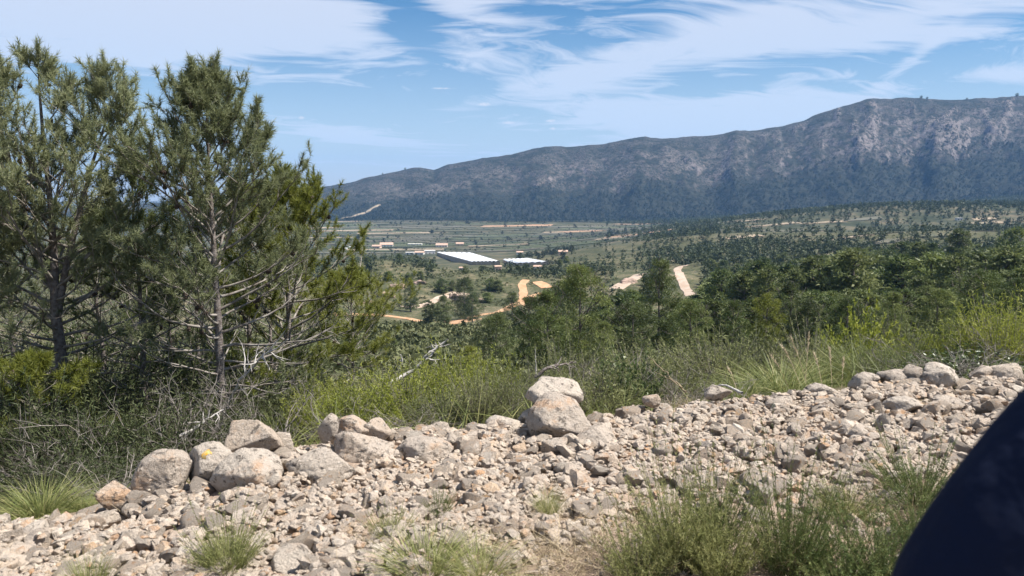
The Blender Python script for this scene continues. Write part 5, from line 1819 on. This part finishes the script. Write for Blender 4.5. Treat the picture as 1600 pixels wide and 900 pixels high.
for i, (px, y, w_, top, lab) in enumerate([(20, 7.2, 190, 640, 'dark bush under the low yellow tipped pine'), (110, 7.0, 190, 650, 'shaded bush below the forked trunk'), (205, 6.9, 170, 655, 'shaded bush at the foot of the slim trunk'), (285, 6.9, 150, 650, 'dark bush between the slim trunk and the straight trunk'),
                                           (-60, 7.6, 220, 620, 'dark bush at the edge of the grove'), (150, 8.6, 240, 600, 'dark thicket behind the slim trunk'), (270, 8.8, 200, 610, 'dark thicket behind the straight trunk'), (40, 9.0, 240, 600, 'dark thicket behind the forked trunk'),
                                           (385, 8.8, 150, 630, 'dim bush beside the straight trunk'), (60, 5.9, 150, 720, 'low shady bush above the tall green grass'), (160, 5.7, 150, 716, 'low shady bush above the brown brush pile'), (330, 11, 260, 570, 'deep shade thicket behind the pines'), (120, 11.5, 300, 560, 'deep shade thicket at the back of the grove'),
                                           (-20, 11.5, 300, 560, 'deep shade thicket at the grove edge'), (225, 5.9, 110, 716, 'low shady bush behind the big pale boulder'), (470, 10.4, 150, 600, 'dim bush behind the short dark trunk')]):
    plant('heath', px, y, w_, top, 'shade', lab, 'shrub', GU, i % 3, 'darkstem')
for i, (px, y, w_, top, lab) in enumerate([(240, 7.2, 210, 560, 'mass of fine grey dead twigs hanging before the slim trunk'), (130, 5.4, 170, 716, 'brown tangle of dead brush by the tall green grass'), (200, 5.3, 150, 722, 'brown brush pile against the rounded grey boulder'), (320, 6.6, 190, 640, 'grey dead twigs under the straight trunk'),
                                           (60, 6.4, 200, 650, 'dead twigs in the dark undergrowth'), (530, 6.6, 150, 632, 'pale dead twigs behind the upright slab'), (655, 6.5, 150, 640, 'bare crooked twigs on the crest among the green bushes'), (845, 7.8, 130, 560, 'grey twig heap beside the slanting boulder'),
                                           (1075, 7.6, 120, 545, 'bleached dead bush leaning over the crest'), (1500, 7.0, 190, 528, 'tangled grey twigs above the pitted boulder'), (1575, 6.9, 160, 520, 'tangled grey twigs above the orange brown boulder'), (960, 8.6, 170, 520, 'thin bare dead bush before the low rounded pine'),
                                           (420, 7.4, 180, 560, 'long pale dead branches beside the straight trunk'), (570, 8.2, 130, 606, 'grey dead twigs in the yellow green broom'), (1130, 6.5, 110, 590, 'small grey dead twigs near the white crusted stone')]):
    plant('twigs', px, y, w_, top, 'shade', lab, 'dead shrub', 'dead twiggy shrubs', i % 4, 'deadwood' if i in (7, 8, 9, 10, 12, 6) else 'twig')
plant('tussock', 30, 4.55, 150, 738, 'tussock', 'tall green grass clump beside the flat faced stone', 'grass tussock', None, 1)
plant('tussock', 100, 4.6, 90, 775, 'tussock', 'smaller green grass clump at the brown brush pile', 'grass tussock', None, 2)
GF = 'weeds at the near foot of the bank'
for i, (kd, px, y, w_, top, mt_, lab) in enumerate([
        ('grass', 335, 3.12, 120, 822, 'weed', 'wispy dry tuft standing alone in the gravel'), ('weed', 330, 3.15, 90, 812, 'weed', 'green sprigs inside the lone wispy tuft'), ('grass', 660, 3.05, 190, 826, 'weed', 'wide yellow green grass tuft by the lower edge'), ('grass', 745, 3.05, 170, 838, 'weed', 'spreading grass tuft beside the wide yellow green one'),
        ('straw', 600, 3.3, 130, 800, 'straw', 'straw tuft in front of the rounded pale stone'), ('weed', 680, 3.65, 44, 768, 'darkweed', 'small dark sprig in the middle of the gravel'), ('weed', 600, 3.4, 60, 800, 'weed', 'thin sprig above the wide grass tuft'),
        ('weed', 1075, 3.15, 135, 748, 'weed', 'big feathery light green weed'), ('weed', 1010, 3.05, 110, 818, 'weed', 'low feathery weed at the edge of the big one'), ('weed', 1145, 3.05, 120, 776, 'weed', 'feathery weed between the light green and the dark one'), ('weed', 1255, 3.1, 125, 748, 'darkweed', 'dark upright weed with many stems'),
        ('weed', 1350, 3.0, 170, 822, 'darkweed', 'dark weed nearest the sleeve'), ('weed', 1420, 3.0, 150, 812, 'darkweed', 'shaded weed against the sleeve edge'), ('weed', 1465, 3.7, 120, 706, 'darkweed', 'brownish weed below the long pale slab'), ('straw', 1440, 3.6, 150, 730, 'straw', 'straw around the brownish weed'),
        ('straw', 880, 3.35, 190, 770, 'straw', 'sparse straw below the smooth pale boulder'), ('straw', 950, 3.1, 200, 806, 'straw', 'matted straw beside the big feathery weed'), ('straw', 850, 3.0, 170, 840, 'straw', 'matted straw at the lower edge'), ('weed', 1345, 3.6, 90, 756, 'weed', 'thin green sprigs over the gravel'),
        ('straw', 1310, 3.4, 150, 790, 'straw', 'straw between the dark weeds'), ('grass', 100, 3.0, 90, 850, 'weed', 'thin tuft of wispy grass in the gravel corner'), ('straw', 270, 3.0, 120, 850, 'straw', 'pale straw beside the lone wispy tuft'), ('weed', 1130, 3.3, 90, 745, 'darkweed', 'thin dark sprig behind the big feathery weed'),
        ('weed', 1480, 3.3, 110, 770, 'darkweed', 'dim weed behind the sleeve edge'), ('straw', 1090, 6.0, 90, 612, 'straw', 'pale dry cushion plant on the wide rubble'), ('grass', 860, 3.6, 60, 752, 'weed', 'thin sprig under the leaning boulder pair'), ('straw', 1000, 3.6, 120, 748, 'straw', 'thin straw at the foot of the wide rubble'),
        ('straw', 1220, 3.15, 120, 775, 'straw', 'dry straw standing between the feathery and the dark upright weed'), ('straw', 760, 3.2, 150, 816, 'straw', 'bent straw below the pointed wedge stone')]):
    plant(kd, px, y, w_, top, mt_, lab, 'grass tuft' if kd in ('grass', 'straw') else 'weed', GF, i % 3)

# loose grass on the crest and behind it, thin dry grass on the near ground
gr = np.random.default_rng(8)
acc = Acc()
n = 4600
pxg = gr.uniform(-800, 2400, n)
D_, _z = crest(pxg)
yg = D_ + 0.25 + gr.random(n) ** 1.4 * 7.0
xg = (pxg - 800) / FPX * yg
P = np.stack([xg, yg, H(xg, yg) - 0.02], 1)
D = norm(np.stack([gr.normal(size=n) * 0.45, gr.normal(size=n) * 0.45, np.ones(n)], 1))
sh_ = np.where((pxg < 420), 0.6, 1.0)
ribbons(acc, P, D, gr.uniform(0.15, 0.55, n) * sh_, gr.uniform(0.002, 0.005, n), np.clip(gr.normal(size=n) * 0.25 + 0.45, 0, 1), gr, gr.uniform(0.1, 0.9, n), 3)
tag(obj('grass', acc.mesh('grass', M['tussock'])), 'loose green and dry grass growing behind the bank', 'grass', None, 'stuff')
acc = Acc()
n = 3000
pxg = gr.uniform(-100, 1700, n)
yg = gr.uniform(2.7, 4.3, n)
xg = (pxg - 800) / FPX * yg
keep = gr.random(n) < sstep(fbm(xg / 0.5, yg / 0.5, 77, 3), 0.42, 0.60) * np.interp(pxg, [0, 500, 800, 1000, 1600], [0.12, 0.35, 0.8, 1, 1]) * (1 - sstep(yg, 3.3, 4.2))
xg, yg = xg[keep], yg[keep]
n = len(xg)
P = np.stack([xg, yg, H(xg, yg)], 1)
D = norm(np.stack([gr.normal(size=n) * 0.9, gr.normal(size=n) * 0.9, np.ones(n)], 1))
ribbons(acc, P, D, gr.uniform(0.06, 0.22, n), gr.uniform(0.0008, 0.0018, n), np.clip(gr.normal(size=n) * 0.25 + 0.5, 0, 1), gr, gr.uniform(0.1, 0.9, n), 3)
tag(obj('dry_grass', acc.mesh('dry_grass', M['straw'])), 'thin dry grass matted over the near gravel', 'grass', None, 'stuff')


# dead branches and sticks
def branch(pts, r0, label, sub=6, seed=1, mat='deadwood', name='dead_branch', cat='dead branch'):
    r = np.random.default_rng(seed)
    P = np.array([at(*q) for q in pts])
    o = P[0].copy()
    s = np.linspace(0, 1, len(P))
    q = np.linspace(0, 1, 14)
    C = np.stack([np.interp(q, s, P[:, c]) for c in range(3)], 1)
    L = np.linalg.norm(C[-1] - C[0])
    C[1:-1] += r.normal(size=(12, 3)) * L * 0.008
    A = Acc()
    tube(A, C - o, np.linspace(r0, r0 * 0.3, 14), 6)
    for k in range(sub):
        i = int(r.integers(4, 12))
        d = norm(C[i + 1] - C[i] + r.normal(size=3) * 0.6 * np.linalg.norm(C[i + 1] - C[i]))
        P2 = bend(r, C[i] - o, d, L * r.uniform(0.12, 0.35), 5, 0.2, 0.5)
        tube(A, P2, np.linspace(r0 * 0.5, r0 * 0.12, 6), 4)
        P3 = bend(r, P2[2], norm(d + r.normal(size=3) * 0.6), L * 0.12, 3, 0.2, 0.5)
        tube(A, P3, np.linspace(r0 * 0.25, r0 * 0.08, 4), 3)
    ob = obj(name, A.mesh(name, M[mat], True), None, tuple(o))
    tag(ob, label, cat)
    return ob


branch([(610, 598, 9.5), (640, 582, 9.6), (664, 562, 9.6), (682, 545, 9.7), (700, 530, 9.7)], 0.030, 'white forked dead branch rising over the scrub slope', 5, 3)
branch([(662, 560, 9.6), (672, 549, 9.6), (688, 541, 9.7), (704, 538, 9.7)], 0.016, 'thin side limb of bleached deadwood beside the white forked branch', 3, 4)
branch([(624, 576, 9.2), (629, 564, 9.2), (626, 553, 9.2)], 0.014, 'short white snag standing in the bright broom', 3, 5)
branch([(1072, 612, 7.0), (1050, 592, 7.3), (1030, 572, 7.6), (1012, 556, 7.9)], 0.009, 'dry reed leaning over the crest', 0, 6, 'straw', 'dry_reed', 'reed')
branch([(1066, 606, 6.9), (1044, 590, 7.2), (1022, 580, 7.5)], 0.008, 'second dry reed crossing the leaning one', 0, 7, 'straw', 'dry_reed', 'reed')
branch([(836, 590, 7.6), (856, 574, 7.6), (876, 570, 7.7), (900, 566, 7.9)], 0.020, 'grey fallen branch lying beside the slanting boulder', 7, 8, 'bark')
branch([(1160, 614, 5.5), (1132, 602, 5.7), (1112, 604, 5.8)], 0.012, 'fallen white stick on the crest of the wide rubble', 1, 9)
branch([(262, 690, 6.9), (300, 672, 7.0), (328, 652, 7.1), (350, 640, 7.2)], 0.018, 'long pale branch reaching down from the straight trunk', 6, 10)
branch([(352, 640, 8.9), (378, 590, 8.6), (410, 558, 8.4), (450, 530, 8.2)], 0.020, 'pale dead limb arching out beside the straight trunk', 8, 11)
branch([(838, 590, 8.6), (837, 565, 8.6), (836, 543, 8.6)], 0.012, 'thin upright grey stake among the bushes', 0, 14, 'deadwood', 'stake', 'stake')
# tall seed stalks of the tussock
for i, (x0, y0, x1, y1) in enumerate([(1250, 600, 1222, 540), (1262, 605, 1236, 528), (1258, 600, 1264, 522), (1285, 604, 1272, 552), (1300, 606, 1296, 545), (1232, 606, 1205, 556), (1315, 606, 1318, 560), (1150, 608, 1138, 576)]):
    P0, P1 = at(x0, y0, 7.0), at(x1, y1, 7.2)
    A, B = Acc(), Acc()
    r = np.random.default_rng(i + 40)
    mid = (P0 + P1) / 2 + np.array([0, 0, 0.03])
    C = np.array([P0, mid, P1]) - P0
    tube(A, C, [0.003, 0.0025, 0.0015], 3)
    f = r.uniform(0.55, 1.0, 60)
    pp = C[1] + (C[2] - C[1]) * ((f - 0.5) * 2)[:, None]
    blades(B, pp, norm(norm(C[2] - C[1]) + 0.25 * r.normal(size=(60, 3))), np.full(60, 0.045), np.full(60, 0.004), np.full(60, 0.9), r)
    root = empty('seed_stalk', tuple(P0))
    tag(root, 'tall straw coloured seed stalk rising from the tussock grass', 'grass stalk', 'seed stalks of the tussock grass')
    obj('stem', A.mesh('stem', M['straw']), root)
    obj('seed_head', B.mesh('seed_head', M['straw']), root)

# ------------------------------------------------------------------ person beside the camera: only the dark blue sleeve is in view


def skin(name, verts, edges_, radii, mat, parent=None, sub=2, root=0):
    me = bpy.data.meshes.new(name)
    me.from_pydata([tuple(v) for v in verts], edges_, [])
    ob = obj(name, me, parent)
    md = ob.modifiers.new('skin', 'SKIN')
    md.use_smooth_shade = True
    for i, r_ in enumerate(radii):
        sv = me.skin_vertices[0].data[i]
        sv.radius = (r_, r_) if not isinstance(r_, tuple) else r_
        sv.use_root = i == root
    s_ = ob.modifiers.new('sub', 'SUBSURF')
    s_.levels = sub
    s_.render_levels = sub
    me.materials.append(mat)
    return ob


if True:
    Yp = 0.72
    sh = at(1612, 478, Yp)              # outer shoulder
    elb = at(1366, 1000, Yp - 0.02)     # bent elbow, below the frame
    side = np.array([1.0, 0, 0])
    cx = sh[0] + 0.27
    pz = 0.0
    root = empty('person', (cx, Yp, 0))
    tag(root, 'person standing close by in a dark navy blue jacket, one sleeve in view', 'person')
    o = np.array([cx, Yp, 0])
    shz = sh[2]
    inner = sh + np.array([0.09, 0.0, -0.075]) - o
    el_l = elb + np.array([0.075, 0.02, 0.0]) - o
    wr_l = np.array([-0.12, 0.10, 0.98])
    skinm = plain_mat('skin', (0.48, 0.30, 0.22), 0.55)
    hairm = plain_mat('dark_hair', (0.03, 0.022, 0.018), 0.6)
    trm = plain_mat('dark_trousers', (0.02, 0.022, 0.03), 0.9)
    nav, t = material('navy_cloth')
    tcx = t.n('ShaderNodeTexCoord').outputs['Object']
    nn = t.noise(tcx, 6.0, 4, 0.55)
    bb = t.n('ShaderNodeBsdfPrincipled', {'Base Color': t.mix(nn, (0.006, 0.010, 0.026), (0.009, 0.015, 0.038)), 'Roughness': 0.9, 'Specular IOR Level': 0.12})
    bpn = t.n('ShaderNodeBump', {'Height': t.noise(tcx, 14.0, 3, 0.5), 'Strength': 0.6, 'Distance': 0.02})
    t.put(bb.inputs['Normal'], bpn.outputs[0])
    t.n('ShaderNodeOutputMaterial', {'Surface': bb.outputs[0]})
    mir = lambda v: np.array([-v[0], v[1], v[2]])
    neck = np.array([0, 0, shz - 0.03])
    body = [np.array([0, 0, 0.93]), np.array([0, 0, 1.10]), np.array([0, 0, 1.28]), neck, np.array([0, 0.02, shz + 0.04]), np.array([0, 0.03, shz + 0.13]), np.array([0, 0.02, shz + 0.20]),
            inner, el_l, wr_l, wr_l + np.array([0.05, 0.03, -0.05]), mir(inner), mir(inner) + np.array([0.05, 0.0, -0.30]), mir(inner) + np.array([0.06, 0.06, -0.55]), mir(inner) + np.array([0.06, 0.09, -0.63]),
            np.array([-0.10, 0, 0.86]), np.array([-0.11, 0.02, 0.48]), np.array([-0.11, -0.01, 0.08]), np.array([-0.11, 0.14, 0.035]), np.array([0.10, 0, 0.86]), np.array([0.11, 0.02, 0.48]), np.array([0.11, -0.01, 0.08]), np.array([0.11, 0.14, 0.035])]
    ed = [(0, 1), (1, 2), (2, 3), (3, 4), (4, 5), (5, 6), (2, 7), (7, 8), (8, 9), (9, 10), (2, 11), (11, 12), (12, 13), (13, 14), (0, 15), (15, 16), (16, 17), (17, 18), (0, 19), (19, 20), (20, 21), (21, 22)]
    rad_ = [(0.15, 0.11), (0.135, 0.10), (0.15, 0.11), 0.055, 0.065, 0.085, 0.06, 0.05, 0.042, 0.03, 0.035, 0.05, 0.042, 0.03, 0.035, 0.085, 0.058, 0.04, 0.035, 0.085, 0.058, 0.04, 0.035]
    skin('body', body, ed, rad_, skinm, root)
    # fingers of both hands, each a short bent chain rooted in the palm
    for (pw, hd) in ((wr_l, np.array([0.6, 0.35, -0.6])), (mir(inner) + np.array([0.06, 0.06, -0.55]), np.array([0.0, 0.3, -1.0]))):
        hd = norm(hd)
        sd_ = norm(np.cross(hd, [0, 1.0, 0.2]))
        for f in range(4):
            b0 = pw + hd * 0.085 + sd_ * (f - 1.5) * 0.020
            L = [0.066, 0.076, 0.070, 0.054][f]
            skin('finger', [b0, b0 + hd * L * 0.5, b0 + hd * L * 0.85 + np.array([0, 0.02, 0.01])], [(0, 1), (1, 2)], [0.009, 0.008, 0.007], skinm, root, 1)
        b0 = pw + hd * 0.04 + sd_ * -0.035
        skin('thumb', [b0, b0 + hd * 0.03 - sd_ * 0.02, b0 + hd * 0.06 - sd_ * 0.022], [(0, 1), (1, 2)], [0.011, 0.010, 0.008], skinm, root, 1)
    # jacket: torso and sleeves over the body
    jb = [np.array([0, 0, 0.82]), np.array([0, 0, 1.10]), np.array([0, 0, 1.27]), np.array([0, 0, shz - 0.01]), inner, (inner * 0.5 + el_l * 0.5) + np.array([0, 0, 0.0]), el_l, wr_l + np.array([-0.02, -0.01, 0.02]),
          mir(inner), mir(inner) + np.array([0.05, 0.0, -0.30]), mir(inner) + np.array([0.06, 0.05, -0.52])]
    je = [(0, 1), (1, 2), (2, 3), (2, 4), (4, 5), (5, 6), (6, 7), (2, 8), (8, 9), (9, 10)]
    skin('jacket', jb, je, [(0.19, 0.14), (0.175, 0.13), (0.185, 0.14), (0.12, 0.10), 0.085, 0.075, 0.072, 0.05, 0.085, 0.07, 0.05], nav, root)
    skin('trousers', [np.array([0, 0, 0.93]), np.array([-0.10, 0, 0.86]), np.array([-0.11, 0.02, 0.48]), np.array([-0.11, -0.01, 0.09]), np.array([0.10, 0, 0.86]), np.array([0.11, 0.02, 0.48]), np.array([0.11, -0.01, 0.09])],
         [(0, 1), (1, 2), (2, 3), (0, 4), (4, 5), (5, 6)], [(0.16, 0.12), 0.10, 0.075, 0.065, 0.10, 0.075, 0.065], trm, root)
    V, F = ICO[3]
    hz = shz + 0.15
    sel = (V[:, 2] > 0.05) | (V[:, 1] < -0.35)
    Fh = F[sel[F].all(1)]
    obj('hair', mesh('hair', V * np.array([0.088, 0.105, 0.125]) + np.array([0, 0.015, hz]), Fh, hairm, None, True), root)
    for sx_ in (-1, 1):
        obj('eye', mesh('eye', V * 0.012 + np.array([sx_ * 0.032, 0.112, hz - 0.005]), F, plain_mat('eye', (0.05, 0.04, 0.03), 0.2)), root)
        obj('ear', mesh('ear', V * np.array([0.010, 0.02, 0.032]) + np.array([sx_ * 0.086, 0.02, hz - 0.02]), F, skinm, None, True), root)
        obj('shoe', mesh('shoe', V * np.array([0.05, 0.14, 0.045]) * np.where(V[:, 2:3] < 0, [[1, 1, 0.8]], [[1, 1, 1]]) + np.array([sx_ * 0.11, 0.06, 0.037]), F, plain_mat('shoe', (0.05, 0.04, 0.035), 0.6), None, True), root)
    obj('nose', mesh('nose', V * np.array([0.014, 0.022, 0.024]) + np.array([0, 0.118, hz - 0.032]), F, skinm, None, True), root)
    obj('mouth', mesh('mouth', V * np.array([0.024, 0.008, 0.006]) + np.array([0, 0.105, hz - 0.072]), F, plain_mat('lips', (0.35, 0.15, 0.13), 0.5), None, True), root)
